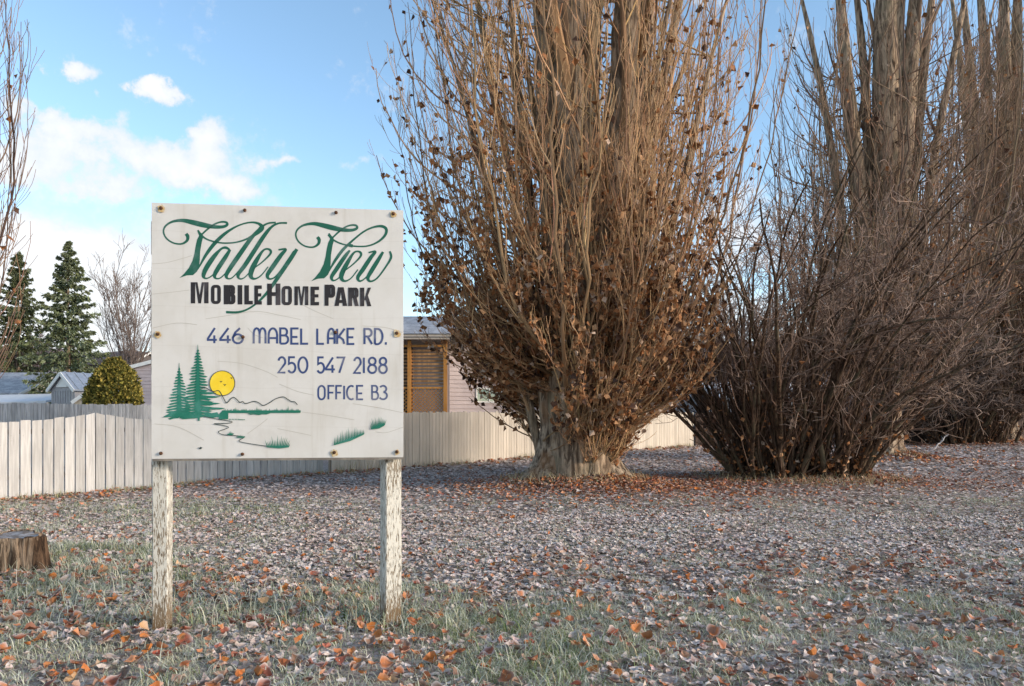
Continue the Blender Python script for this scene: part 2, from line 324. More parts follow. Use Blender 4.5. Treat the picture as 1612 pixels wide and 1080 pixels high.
def CRACKS(cr_):
    # fine cracks in the old paint film
    for pts, zf in (([(35,402),(130,392),(270,352)],Z1),([(35,585),(160,572),(255,560)],Z1),([(350,735),(480,715),(650,690),(800,715),(920,740)],Z1),([(930,650),(1010,690),(1120,735)],Z1),([(420,262),(560,275),(700,320),(780,360)],Z2),([(790,400),(900,445),(1000,468)],Z2),([(780,670),(880,690),(985,712)],Z2),([(930,570),(1080,590),(1250,618)],Z2),([(600,60),(640,100),(690,120)],Z2),([(50,640),(190,660),(340,740)],Z2),([(1300,50),(1440,60),(1550,90)],Z2),([(1240,520),(1400,545),(1550,575)],Z2),([(40,790),(180,760),(300,770)],Z1),([(1380,690),(1450,695),(1560,660)],Z2),([(600,700),(670,650),(720,610)],Z2)):
        cr_.stroke(pts, 2.6, zf, sub=5)
def build_sign():
    pl = at(238.5, 318, 4.98); a = math.atan2(.19, 1.765); base = 1.272
    sg = empty('park_sign', (pl[0], pl[1], 0), 'large cream sign board with green script lettering on two flaking white timber posts', 'sign', rz=a)
    R = rotz(a); O = np.array((pl[0], pl[1], base))
    def place(mb):                        # panel coordinates (x along, y depth, z up from lower edge) -> world
        mb.V = [v@R.T+O for v in mb.V]; return mb
    T = .02
    b = MB(); nx, nz_ = 12, 12
    b.box((0, 0, 0), (SIGN_W, T, SIGN_H))
    cr_ = Paint(.0005); CRACKS(cr_); b.add(np.vstack(cr_.mb.V), [f for f in cr_.mb.F], None, 1)
    pn = place(b).build('panel', [M_panel, mat('crack line in old paint', (.43, .40, .35), .8)], sg)
    e = MB(); e.box((.004, T+.002, -.012), (SIGN_W-.006, T+.03, SIGN_H-.15)); e.box((-.012, T+.003, SIGN_H*.80), (.10, T+.055, SIGN_H*.93)); e.box((-.012, T+.003, SIGN_H*.33), (.10, T+.055, SIGN_H*.58)); e.box((.01, -.004, -.016), (SIGN_W-.01, T, -.0015))
    place(e).build('backing_board', M_edge, sg)
    # ---- script lettering
    p = Paint(); p.kw = 1.24
    def swash(dx, dy):
        return [(x+dx, y+dy, w) for x, y, w in ((234,220,16),(245,236,17),(240,262,13),(208,281,9),(160,275,8),(120,247,8),(103,208,8),(114,174,9),(152,148,11),(210,139,17),(270,150,24),(330,165,26),(400,178,19),(452,178,15),(478,166,13),(472,151,11),(440,149,9),(402,163,9),(365,190,9),(330,222,8))]
    def heavy(dx, dy, k=0): return [(x+dx, y+dy) for x, y in ((300,200),(309,196),(320,212),(333,222),(336,240),(328,270),(318,330),(316,380),(312,420),(300,448),(276,470),(240,472),(215,480),(196,488),(222,463),(250,428),(272,385),(284,340),(292,290),(300,255),(312,232),(306,216))]
    for dx, dy in ((0, 0), (788, 21)):
        p.stroke(swash(dx, dy), 10); p.poly(heavy(dx, dy))
    p.stroke([(292,452,5),(318,410,8),(350,352,14),(398,285,18),(462,222,15),(530,178,9),(590,156,8),(640,152,10),(676,165,15),(684,186,26),(655,216,20),(600,250,10),(530,272,8),(450,276,8),(380,262,8),(335,238,9),(308,204,9)], 8)
    p.stroke([(1080,472,5),(1106,425,9),(1135,378,14),(1180,318,15),(1240,262,10),(1310,208,9),(1370,182,10),(1420,177,14),(1448,195,15),(1440,232,13),(1395,272,10),(1330,296,8),(1250,297,8),(1170,282,8),(1115,255,9),(1090,226,12)], 8)
    # a l l e y
    p.stroke([(494,318,9),(470,304,13),(440,314,11),(395,365,22),(352,432,23),(338,474,18),(352,490,8),(385,476,6),(430,425,6),(488,330,9)], 8)
    p.stroke([(496,316,12),(468,362,20),(424,430,22),(404,470,18),(412,490,9),(440,486,6),(480,447,6)], 8)
    p.stroke([(770,153,9),(722,158,9),(678,186,12),(620,250,19),(560,335,22),(505,415,22),(474,468,18),(482,491,9),(510,485,6),(552,440,6)], 8)
    p.stroke([(838,156,10),(790,157,9),(746,178,12),(700,232,19),(640,325,21),(585,410,21),(545,465,18),(552,492,9),(582,485,6),(625,440,6)], 8)
    p.stroke([(628,436,6),(688,392,7),(735,345,10),(738,322,12),(716,312,9),(690,326,11),(655,380,21),(625,440,25),(620,478,20),(642,493,10),(680,474,6),(724,420,6)], 8)
    p.stroke([(786,318,8),(830,315,12),(800,352,20),(752,420,22),(720,470,18),(732,494,10),(768,480,7),(820,415,7),(880,326,9)], 8)
    p.stroke([(898,314,16),(866,362,21),(820,430,21),(765,512,18),(715,580,14),(660,636,10),(600,677,9),(540,695,11),(472,694,12)], 9)
    # i e w
    p.stroke([(1222,322,10),(1190,362,19),(1140,435,21),(1110,482,17),(1120,504,9),(1150,492,6),(1188,448,6)], 8); p.stroke([(1214,290,16),(1240,296,16)], 16)
    p.stroke([(1180,452,6),(1240,408,7),(1286,362,10),(1290,338,12),(1268,328,9),(1242,342,11),(1208,396,20),(1176,456,24),(1170,490,20),(1192,508,10),(1230,490,6),(1272,438,6)], 8)
    p.stroke([(1338,336,7),(1380,330,12),(1352,366,19),(1306,434,21),(1272,484,17),(1284,508,10),(1320,488,6),(1372,424,6),(1424,342,8)], 8)
    p.stroke([(1428,332,12),(1400,378,19),(1358,444,21),(1334,488,17),(1350,510,10),(1392,490,8),(1444,424,9),(1478,366,12),(1470,328,10)], 8)
    place(p.mb).build('script_lettering', M_green, pn)
    # ---- block lettering
    k = Paint(.0012)
    def blk(ch, x0, y0, x1, y1):
        f = lambda q: (x0+q[0]*(x1-x0), y1-q[1]*(y1-y0)); rc = lambda a, b, c, d: k.poly([f((a, b)), f((c, b)), f((c, d)), f((a, d))])
        pg = lambda *q: k.poly([f(r) for r in q])
        def bowl(a, b, c, d, ra, wx, wy):
            def rr(a, b, c, d, rx, ry):
                o = []
                for cx, cy, s0 in ((c-rx, d-ry, 0), (a+rx, d-ry, 90), (a+rx, b+ry, 180), (c-rx, b+ry, 270)):
                    for g in range(0, 91, 18): t = math.radians(s0+g); o.append((cx+rx*math.cos(t), cy+ry*math.sin(t)))
                return o
            k.ring([f(q) for q in rr(a, b, c, d, ra, ra*.6)], [f(q) for q in rr(a+wx, b+wy, c-wx, d-wy, max(ra-wx, .03), max(ra*.6-wy, .03))])
        if ch == 'M': rc(0, 0, .25, 1); rc(.75, 0, 1, 1); pg((.25, 1), (.38, 1), (.58, 0), (.42, 0)); pg((.62, 1), (.75, 1), (.58, 0), (.42, 0))
        if ch == 'O': bowl(0, 0, 1, 1, .36, .36, .16)
        if ch in 'BPR': rc(0, 0, .38, 1)
        if ch == 'B': bowl(.2, .46, .97, 1, .3, .38, .15); bowl(.2, 0, 1, .56, .3, .38, .15)
        if ch in 'PR': bowl(.2, .42 if ch == 'R' else .38, 1, 1, .3, .38, .15)
        if ch == 'R': pg((.45, .46), (.82, .46), (1.02, 0), (.64, 0))
        if ch == 'I': rc(0, 0, 1, 1)
        if ch == 'L': rc(0, 0, .54, 1); rc(.54, 0, 1, .19)
        if ch == 'E': rc(0, 0, .5, 1); rc(.5, 0, 1, .18); rc(.5, .82, 1, 1); rc(.5, .42, .93, .59)
        if ch == 'H': rc(0, 0, .36, 1); rc(.64, 0, 1, 1); rc(.36, .42, .64, .60)
        if ch == 'A': pg((0, 0), (.34, 0), (.5, .75), (.62, 1), (.28, 1)); pg((1, 0), (.66, 0), (.5, .75), (.38, 1), (.72, 1)); rc(.3, .16, .7, .32)
        if ch == 'K': rc(0, 0, .4, 1); pg((.4, .36), (.72, 1), (1.02, 1), (.66, .48), (.5, .3)); pg((.46, .52), (.72, .6), (1.05, 0), (.68, 0))
    for ch, a, b, c, d in (('M',263,513,368,641),('O',382,529,441,645),('B',458,530,528,647),('I',541,531,569,648),('L',581,532,632,648),('E',641,533,686,649),('H',718,522,798,652),('O',805,537,868,653),('M',883,539,968,653),('E',981,541,1033,654),('P',1067,529,1132,657),('A',1128,545,1206,658),('R',1212,547,1276,659),('K',1285,548,1352,660)):
        blk(ch, a, b, c, d)
    place(k.mb).build('block_lettering', M_black, pn)
    # ---- thin address lettering
    g = Paint(.0009); g.kw = 1.35
    def arc(cx, cy, rx, ry, a0, a1, n=12): return [(cx+rx*math.cos(math.radians(a0+(a1-a0)*i/n)), cy+ry*math.sin(math.radians(a0+(a1-a0)*i/n))) for i in range(n+1)]
    GL = {'4': [[(.72, 0), (.72, .52)], [(.78, 1), (0, .3), (0, .22), (1, .22)]], 
          '6': [[(.72, 1), (.25, .72), (0, .36)] + arc(.5, .3, .5, .3, 170, 360+165)[1:]],
          'M': [[(0, 0), (0, .65)] + arc(.25, .65, .25, .35, 180, 0, 8) + [(.5, 0)], [(.5, .65)] + arc(.75, .65, .25, .35, 180, 0, 8) + [(1, 0)]],
          'A': [[(0, 0), (0, .55)] + arc(.5, .55, .5, .45, 180, 0, 10) + [(1, 0)], [(0, .36), (1, .36)]],
          'B': [[(0, 0), (0, 1), (.5, 1)] + arc(.5, .77, .36, .23, 90, -90, 8) + [(.1, .54)], [(.4, .54)] + arc(.55, .27, .45, .27, 90, -90, 8) + [(0, 0)]],
          'E': [[(1, 1), (0, 1), (0, 0), (1, 0)], [(0, .44), (.85, .44)]], 'L': [[(0, 1), (0, 0), (1, 0)]], 'F': [[(1, 1), (0, 1), (0, 0)], [(0, .5), (.85, .5)]],
          'K': [[(0, 1), (0, 0)], [(1, 1), (.12, .42)], [(.12, .42), (.35, .45), (.8, .28), (.95, 0)]],
          'R': [[(0, 0), (0, 1), (.5, 1)] + arc(.5, .75, .45, .25, 90, -90, 8) + [(.15, .5)], [(.4, .5), (1, 0)]],
          'D': [[(0, 0), (0, 1), (.35, 1)] + arc(.35, .5, .65, .5, 90, -90, 12) + [(0, 0)]], '.': [[(0, .05), (1, .05)]],
          '2': [arc(.5, .7, .48, .3, 165, -25, 10) + [(0, .0), (1, 0)]], '5': [[(.9, 1), (.1, 1), (.05, .55)] + arc(.45, .32, .52, .32, 120, -150, 12)],
          '0': [arc(.5, .5, .5, .5, 0, 360, 24)], 'O': [[(0, .3), (0, .7)] + arc(.5, .7, .5, .3, 180, 0, 10) + [(1, .3)] + arc(.5, .3, .5, .3, 0, -180, 10)],
          '7': [[(0, 1), (1, 1), (.35, 0)]], '1': [[(.5, 1), (.5, 0)]], 'I': [[(.5, 1), (.5, 0)]],
          '8': [arc(.5, .77, .42, .23, -90, 270, 18), arc(.5, .27, .5, .27, 90, 450, 20)],
          'C': [arc(.62, .5, .62, .5, 60, 300, 16)], '3': [arc(.4, .77, .5, .23, 150, -80, 10), arc(.4, .27, .6, .27, 85, -150, 12)]}
    def thin(ch, x0, x1, yt, yb, zf, w=9.5):
        for st in GL[ch]:
            pts = [(x0+q[0]*(x1-x0), yb-q[1]*(yb-yt)) for q in st]
            g.stroke(pts, w if ch != '.' else 12, zf, smooth=False)
    for ch, a, b in (('4',364,417),('4',438,500),('6',512,572),('M',637,708),('A',727,778),('B',797,845),('E',864,908),('L',924,966),('L',1022,1063),('A',1088,1128),('K',1144,1190),('E',1208,1250),('R',1313,1360),('D',1378,1425),('.',1440,1452)):
        s = (a-364)/1088*8; thin(ch, a, b, 790+s, 882+s, Z1)
    place(g.mb).build('address_lettering', M_blue, pn); g = Paint(.0009); g.kw = 1.35
    for ch, a, b in (('2',785,828),('5',846,890),('0',907,962),('5',1024,1065),('4',1076,1130),('7',1140,1188),('2',1248,1290),('1',1304,1314),('8',1336,1386),('8',1404,1452)):
        s = (a-785)/670*5; thin(ch, a, b, 238+s, 331+s, Z2)
    place(g.mb).build('phone_lettering', M_blue, pn); g = Paint(.0009); g.kw = 1.35
    for ch, a, b in (('O',1028,1068),('F',1090,1126),('F',1138,1172),('I',1182,1192),('C',1204,1248),('E',1266,1304),('B',1360,1398),('3',1412,1453)):
        thin(ch, a, b, 412, 494, Z2, 8.5)
    place(g.mb).build('office_lettering', M_blue, pn)
    # ---- picture
    q = Paint(.0009); rr = random.Random(3)
    def conifer(x, top, bot, wt):
        rows = int((bot-top)/17); L, Rr = [], []
        for i in range(rows):
            f = (i+1)/rows; y = top+(bot-top)*f; w = wt*f**.85
            for side in (-1, 1):
                ln = w*rr.uniform(.72, 1.1); dy = rr.uniform(4, 16)*(.4+f)
                q.poly([(x+side*2, y-11), (x+side*ln*.4, y-4), (x+side*ln*.7, y-5+dy*.3), (x+side*ln, y+dy*.45), (x+side*ln*.8, y+dy*.5+5), (x+side*ln*.45, y+8), (x+side*2, y+6)], Z2)
        q.poly([(x-1, top-18), (x+1, top-18), (x+7+wt*.10, bot), (x-7-wt*.10, bot)], Z2)
    conifer(195, 290, 600, 88); conifer(305, 180, 590, 112)
    q.poly([(300, 560), (316, 560), (317, 622), (306, 622)], Z2)
    q.poly([(98, 600), (150, 570), (250, 565), (300, 590), (420, 570), (440, 600), (340, 598), (300, 606), (215, 612), (205, 606), (240, 596)], Z2)
    for y, x0, x1 in ((455, 320, 420), (478, 320, 440), (518, 320, 440), (548, 330, 470)): q.poly([(x0, y-10), (x1-40, y-6), (x1, y-2), (x1-30, y+5), (x0, y+8)], Z2)
    top = []; x = 450
    while x < 920:
        tall = max((1-abs(x-c)/14)*t for c, t in ((525, 44), (655, 44), (770, 36), (840, 52), (460, 18), (800, 24), (600, 20)))
        top += [(x, 562), (x+3.5, 573-max(14+rr.uniform(0, 12), tall*rr.uniform(.85, 1)))]; x += 7
    q.poly([(450, 575)]+top+[(920, 575)], Z2)
    q.poly([(600, 577), (740, 576), (715, 584), (690, 582), (670, 588), (640, 583), (620, 586)], Z2)
    q.poly([(430, 614), (430, 585), (450, 562), (486, 577), (486, 612)], Z2)
    for x in range(490, 552, 9): q.poly([(x, 610), (x+4, 610), (x+4, 617), (x, 617)], Z2)
    q.stroke([(550, 614), (586, 616)], 4, Z2, False)
    def tuft(base, tips, jit=0):
        for (x, y), (u, v) in zip(base, tips): q.poly([(x-6, y), (u, v), (x+6, y+2)], Z2)
    def clump(x0, x1, yb0, yb1, lean, hgt, n=15, bed=10):
        for i in range(n):
            f = i/(n-1); x = x0+(x1-x0)*f; y = yb0+(yb1-yb0)*f; hh = hgt*(.35+.65*math.sin(math.pi*min(1, .15+f*.8)))*rr.uniform(.65, 1.25)
            q.poly([(x-4, y+2), (x+lean*(f-.45)*hh, y-hh), (x+4, y+2)], Z2)
        q.poly([(x0-8, yb0), ((x0+x1)/2, (yb0+yb1)/2-4), (x1+6, yb1-6), (x1, yb1+bed*.4), ((x0+x1)/2+8, (yb0+yb1)/2+bed*.75), (x0, yb0+bed*.2)], Z2)
    clump(722, 848, 780, 778, .9, 62, 16, 14); clump(1128, 1308, 768, 702, 0, 66, 20, 14); clump(1358, 1436, 672, 648, .8, 60, 13, 14); clump(485, 514, 706, 704, .6, 18, 7, 6); clump(540, 582, 722, 722, .6, 18, 7, 5)
    place(q.mb).build('forest_picture', M_logo, pn)
    c = Paint(.004)
    circ = [(450+75*math.cos(i*math.pi/24), 395+75*math.sin(i*math.pi/24)) for i in range(48)]; c.poly(circ, Z2)
    place(c.mb).build('sun_disc', M_sun, pn)
    d = Paint(.0052)
    d.ring([(450+77*math.cos(i*math.pi/24), 395+77*math.sin(i*math.pi/24)) for i in range(48)], [(450+73*math.cos(i*math.pi/24), 395+73*math.sin(i*math.pi/24)) for i in range(48)], Z2)
    d.stroke([(325,425),(345,419),(375,436),(400,445),(430,441),(455,480),(475,514),(500,490),(517,480),(535,492),(555,511),(572,506),(590,518),(640,505),(670,515),(695,530),(730,515),(770,490),(815,478),(845,495),(865,506),(885,509),(901,526)], 5, Z2)
    d.stroke([(340,596),(430,613),(500,625),(507,632),(480,637),(400,640),(450,649),(487,660),(470,671),(430,686),(433,697),(460,707),(530,712),(556,715),(580,722),(552,740),(560,750),(640,765),(722,777)], 4, Z2)
    for bx, by, s in ((443,387,7),(465,407,8),(505,365,6)): d.stroke([(bx-s,by-s*.5),(bx-s*.3,by-s*.5),(bx,by+s*.3),(bx+s*.5,by-s*.6),(bx+s,by-s*.4)], 3, Z2)
    d.poly([(303,783),(316,785),(320,779),(333,784),(326,792),(316,794),(312,788)], Z2)
    for pts in ([(62,405),(160,392),(330,340)], [(470,345),(520,420)]): pass
    place(d.mb).build('outline_drawing', M_line, pn)
    # bolts with rust rings
    rb = random.Random(9)
    for x, y, zf, st in ((91,66,Z1,1),(585,80,Z1,0),(1138,95,Z1,0),(1493,103,Z1,.6),(72,827,Z1,.9),(574,845,Z1,0),(1135,818,Z1,0),(1514,824,Z1,1.2),(90,818,Z2,0),(571,824,Z2,0),(1127,815,Z2,1),(1515,811,Z2,.2)):
        u, v = UV(zf(x, y)); mb = MB(); n = 14
        a = np.arange(n)*2*np.pi/n; r = .0125
        prof = [(1.0, -.0075), (1.0, -.0115), (.72, -.0165), (.3, -.019)]
        V = np.vstack([np.column_stack((u+r*k_*np.cos(a), np.full(n, yy), v+r*k_*np.sin(a))) for k_, yy in prof]); i = np.arange(n); j = (i+1) % n
        mb.add(V, [np.vstack([np.column_stack((l*n+i, l*n+j, (l+1)*n+j, (l+1)*n+i)) for l in range(3)]), (3*n+i).reshape(1, -1)])
        if st:
            rad = r*(1.25+.7*st)*np.array([rb.uniform(.85, 1.25) for _ in range(n)])
            V = np.column_stack((u+rad*np.cos(a), np.full(n, -.007), v-.004+rad*np.sin(a)*1.1)); mb.add(V, [i.reshape(1, -1)], None, 1)
        place(mb).build('bolt', [M_rust, M_stain], pn, smooth=False)
    # posts
    for px0, px1, yb, tw, back in ((241, 271.5, 1000, math.radians(2), .0), (603, 641, 996, math.radians(24), 0)):
        u = ((px0+px1)/2-238.5)/396.5*SIGN_W-(.045 if px0 > 500 else .055); side = .110 if tw < .1 else .128
        b = MB(); c = R@np.array((u, T+.04+side/2+.012, 0))+O; c[2] = 0; RR = rotz(math.atan2(.19, 1.765)+tw)
        n = 14; h = side/2; ch = .008; zz = np.linspace(-.25, 2.75, 24); V = []
        ring = np.array([(-h+ch,-h),(h-ch,-h),(h,-h+ch),(h,h-ch),(h-ch,h),(-h+ch,h),(-h,h-ch),(-h,-h+ch)])
        for z in zz:
            w = ring*(1+.012*math.sin(z*5+px0)); V.append(np.column_stack((w[:, 0]+.004*math.sin(z*2.2), w[:, 1], np.full(8, z))))
        V = np.vstack(V)@RR.T+np.array((c[0], c[1], 0)); i = np.arange(8); j = (i+1) % 8
        b.add(V, [np.vstack([np.column_stack((l*8+i, l*8+j, (l+1)*8+j, (l+1)*8+i)) for l in range(len(zz)-1)]), ((len(zz)-1)*8+i).reshape(1, -1)])
        b.build('post', M_post, sg)
build_sign()
# ---------------------------------------------------------------- ground, grass, fallen leaves
def ground_fn(t, tc, vec, c, p):
    big = t.noise(tc.outputs['Object'], .8, 5, .6); fine = t.noise(tc.outputs['Object'], 22, 5, .65); mid = t.noise(tc.outputs['Object'], 5, 4, .6)
    c = t.mix(t.ramp(fine.outputs[0], .38, .64), (.18, .14, .12), (.44, .37, .335))
    c = t.mix(t.m('MULTIPLY', t.ramp(mid.outputs[0], .5, .7), .55), c, (.10, .12, .065))
    frost = t.noise(tc.outputs['Object'], 55, 3, .7)
    c = t.mix(t.m('MULTIPLY', t.ramp(frost.outputs[0], .55, .72), .5), c, (.42, .42, .45))
    return c
M_ground = mat('frosty earth and litter', (.1, .08, .07), .95, fn=ground_fn, bump=(40, .8, .02))
def build_ground():
    b = MB()
    xs = np.unique(np.concatenate((np.linspace(-600, -45, 12), np.linspace(-45, 55, 200), np.linspace(55, 600, 12)))); ys = np.unique(np.concatenate((np.linspace(-300, -8, 8), np.linspace(-8, 50, 140), np.linspace(50, 900, 16))))
    X, Y = np.meshgrid(xs, ys); Z = gz(X, Y); n = len(xs); i = np.arange(n*len(ys)).reshape(len(ys), n)
    b.add(np.column_stack((X.ravel(), Y.ravel(), Z.ravel())), np.stack((i[:-1, :-1], i[:-1, 1:], i[1:, 1:], i[1:, :-1]), -1).reshape(-1, 4))
    b.build('ground', M_ground, smooth=True, kind='structure')
build_ground()
FA, FB, FD = gp(-330, 0) if False else None, gp(523, 745), gp(1092, 703)
FA = gp(0, 790); fdir = (FB-FA)/np.linalg.norm(FB-FA); FA0 = FA-fdir*5.5
def fence_side(x, y):            # >0 on the viewer's side of the two white fences
    x = np.asarray(x); y = np.asarray(y)
    d1 = (x-FA[0])*fdir[1]-(y-FA[1])*fdir[0]
    e = (FD-FB)/np.linalg.norm(FD-FB); d2 = (x-FB[0])*e[1]-(y-FB[1])*e[0]
    return np.where(x < FB[0], d1, np.where(x < FD[0], d2, 1.0))
def pxof(x, y): return 806+FPX*x/np.maximum(y, .3)
def pyof(y): return HOR+FPX*EYE/np.maximum(y, .3)
def grassiness(x, y):            # 0 = leaf litter, 1 = grass
    px, py = pxof(x, y), pyof(y)
    n = fbm(x*.9, y*.9, 21); n2 = fbm(x*3.1, y*3.1, 23)
    tuft = np.clip((fbm(x*3.3, y*3.3, 91, 2)-.38)*6, .28, 1.0)
    fg = np.clip((6.7+.22*np.clip(x, 0, 9)+3.4*(fbm(x*.8, y*.8, 27)-.5)-y)/2.0, 0, 1)*np.clip((2.6-x)/3.0, .55, 1)                          # foreground belt, strongest to the left
    lf = np.clip((-2.2-x)/2.2, 0, 1)*np.clip((13.5-y)/2, 0, 1)*.82                         # left lawn in front of the fence
    rt = np.exp(-(((x-9.8)/2.6)**2+((y-13.2)/1.5)**2))*.8
    rf = np.exp(-(((x-2.3)/2.6)**2+((y-4.8)/1.5)**2))*.42
    far = np.exp(-(((x-24)/7)**2+((y-33)/1.6)**2))*.8
    g = np.maximum.reduce([fg*1.0, lf, rt, far])+rf
    return tuft*np.clip(g+(n-.5)*np.clip(1.3+.3*x, 1.2, 2.0)+(n2-.5)*np.clip(.9+.3*x, .9, 1.7)-.02, 0, 1)*np.clip(g*3.2, np.where(y < 10, .34, .15), 1)
LEAFC = dict(orange=np.array((.40, .125, .026)), rust=np.array((.26, .06, .025)), brown=np.array((.25, .145, .10)), pale=np.array((.60, .45, .36)), mauve=np.array((.54, .405, .355)), dark=np.array((.06, .035, .028)))
def frame(n, tilt):
    Z = RNG.normal(size=(n, 3))*np.reshape(tilt, (-1, 1)); Z[:, 2] = 1; Z /= np.linalg.norm(Z, axis=1, keepdims=True)
    a = RNG.uniform(0, 2*np.pi, n); D = np.column_stack((np.cos(a), np.sin(a), np.zeros(n)))
    Y = D-Z*(D*Z).sum(1, keepdims=True); Y /= np.linalg.norm(Y, axis=1, keepdims=True); return np.cross(Y, Z), Y, Z
def warm_zone(x, y):             # fresh unfrosted leaves lie under the crowns and along the fence
    w = np.exp(-((np.hypot((x-T1[0]-.4)/1.25, y-T1[1]+.3)/2.1)**2))*1.2+np.exp(-((np.hypot(x-T2[0], y-T2[1])/1.7)**2))+np.exp(-((((x-SH[0])/3.0)**2+((y-SH[1])/1.7)**2)))*.95+np.exp(-((((x-SH2[0])/3.4)**2+((y-SH2[1])/1.4)**2)))*.7
    d = fence_side(x, y); return w+np.exp(-(d/.5)**2)*.8*(x < FD[0]-.5)+.55*np.exp(-(np.hypot(x-STUMP[0]+.1, y-STUMP[1]+.5)/.7)**2)
def scatter(n, y0, y1):
    """ground points spread evenly by area between two distances, over the view and a margin round it"""
    y = np.sqrt(RNG.uniform(y0**2, y1**2, n)); u = RNG.uniform(-.86, .88, n); x = u*y
    ok = fence_side(x, y) > .03; return x[ok], y[ok]
def build_litter():
    M = mat('frosted fallen leaves', attr=True, rough=.75, spec=.25, n1=(140, (.52, .52, .56), .62, .78, .45))
    mb = MB()
    for y0, y1, dens, sz, simple in ((2.4, 6.2, 430, .060, False), (6.2, 11, 440, .063, False), (11, 19, 250, .078, True), (19, 36, 85, .13, True)):
        area = .87*(y1**2-y0**2); x, y = scatter(int(area*dens), y0, y1)
        g = grassiness(x, y); keep = RNG.uniform(size=len(x)) > np.clip(g*np.where(y < 9, 1.15, .6), 0, .9); x, y, g = x[keep], y[keep], g[keep]; n = len(x)
        w = np.clip(warm_zone(x, y), 0, 1)*.8; r = RNG.uniform(size=n); blk = fbm(x*1.3, y*1.3, 41)
        base = (LEAFC['mauve']*(1-.5*r[:, None])+LEAFC['pale']*.5*r[:, None])*.80
        base = np.where((RNG.uniform(size=n) < np.clip(.2+.9*(fbm(x*.5, y*.5, 79)-.3), .1, .7))[:, None], LEAFC['brown'], base); base = np.where((RNG.uniform(size=n) < .035)[:, None], LEAFC['dark'], base)
        org = RNG.uniform(size=n) < np.clip(.02+.10*np.clip((fbm(x*.55, y*.55, 77)-.5)*4, 0, 1)+.85*w+.24*np.clip(g*1.6, 0, 1)*(y < 7.5)+.05*(y < 8), 0, .9)
        warm = np.where((RNG.uniform(size=n) < .45)[:, None], LEAFC['orange'], np.where((RNG.uniform(size=n) < .45)[:, None], LEAFC['rust'], LEAFC['brown']*1.3))
        c = np.where(org[:, None], warm, base)*RNG.uniform(.78, 1.2, (n, 1))*(1+RNG.normal(size=(n, 3))*.05)
        frost = np.where(org, RNG.uniform(0, .22, n), RNG.uniform(.1, .9, n)*(.4+.95*blk))
        c = c*(1-frost[:, None]*.6)+np.array((.70, .625, .585))*frost[:, None]*.6
        tilt = np.where(org, .36, .10)+RNG.uniform(0, .3, n)**2*1.4
        X, Y, Z = frame(n, tilt); s = sz*RNG.uniform(.6, 1.35, n)
        z = gz(x, y)+.012+RNG.uniform(0, .018, n)+w*.05+np.where(org & (y < 7.5), g*.05, 0)*RNG.uniform(size=n)
        mb.leaves(np.column_stack((x, y, z)), X, Y, Z, s, np.clip(c, .01, .9), np.clip(frost*.75, 0, .65), np.where(org, RNG.uniform(-.1, .8, n), RNG.uniform(-.2, np.where(y < 6.5, .6, .32), n)), np.where(org, RNG.uniform(-.2, 1.0, n), RNG.uniform(-.3, np.where(y < 6.5, 1.0, .45), n)), simple)
    # fresh orange leaves sprinkled over the grass and heaped round the stems
    x, y = scatter(680, 3.6, 7.6); k = RNG.uniform(size=len(x)) < np.clip((3.0-x)/5, .12, 1)*np.clip((8-y)/2, 0, 1); X_, Y_, S_, H_ = [x[k]], [y[k]], [RNG.uniform(.05, .095, k.sum())], [RNG.uniform(.03, .09, k.sum())]
    for c, nn, rx, ry, up in ((T1+np.array((.35, -.25)), 3800, 2.0, 1.35, .16), (T2+np.array((.5, -.1)), 1100, 1.6, 1.0, .12), (SH+np.array((.2, -.1)), 3200, 2.5, 1.2, .10), (SH2, 1000, 2.6, 1.0, .1)):
        a = RNG.uniform(0, 2*np.pi, nn); q = np.abs(RNG.normal(size=nn))*.62; X_.append(c[0]+rx*q*np.cos(a)); Y_.append(c[1]+ry*q*np.sin(a)); S_.append(RNG.uniform(.07, .13, nn)*(1 if nn > 1200 else 1.4)); H_.append(.01+up*np.exp(-(q/.5)**2)*RNG.uniform(0, 1, nn))
    x, y, s, hh = map(np.concatenate, (X_, Y_, S_, H_)); n = len(x); r = RNG.uniform(size=(n, 1))
    c = np.where(r < .5, np.array((.40, .135, .03)), np.where(r < .75, np.array((.24, .075, .028)), np.where(r < .88, LEAFC['brown'], np.array((.46, .27, .13)))))*RNG.uniform(.7, 1.25, (n, 1)); X, Y, Z = frame(n, RNG.uniform(.25, .8, n))
    mb.leaves(np.column_stack((x, y, gz(x, y)+hh)), X, Y, Z, s, c, RNG.uniform(0, .25, n), RNG.uniform(-.1, .8, n), RNG.uniform(-.2, 1.2, n), False)
    mb.build('leaf_litter', M, kind='stuff', label='frosted carpet of fallen leaves over the ground', category='fallen leaves')
build_litter()
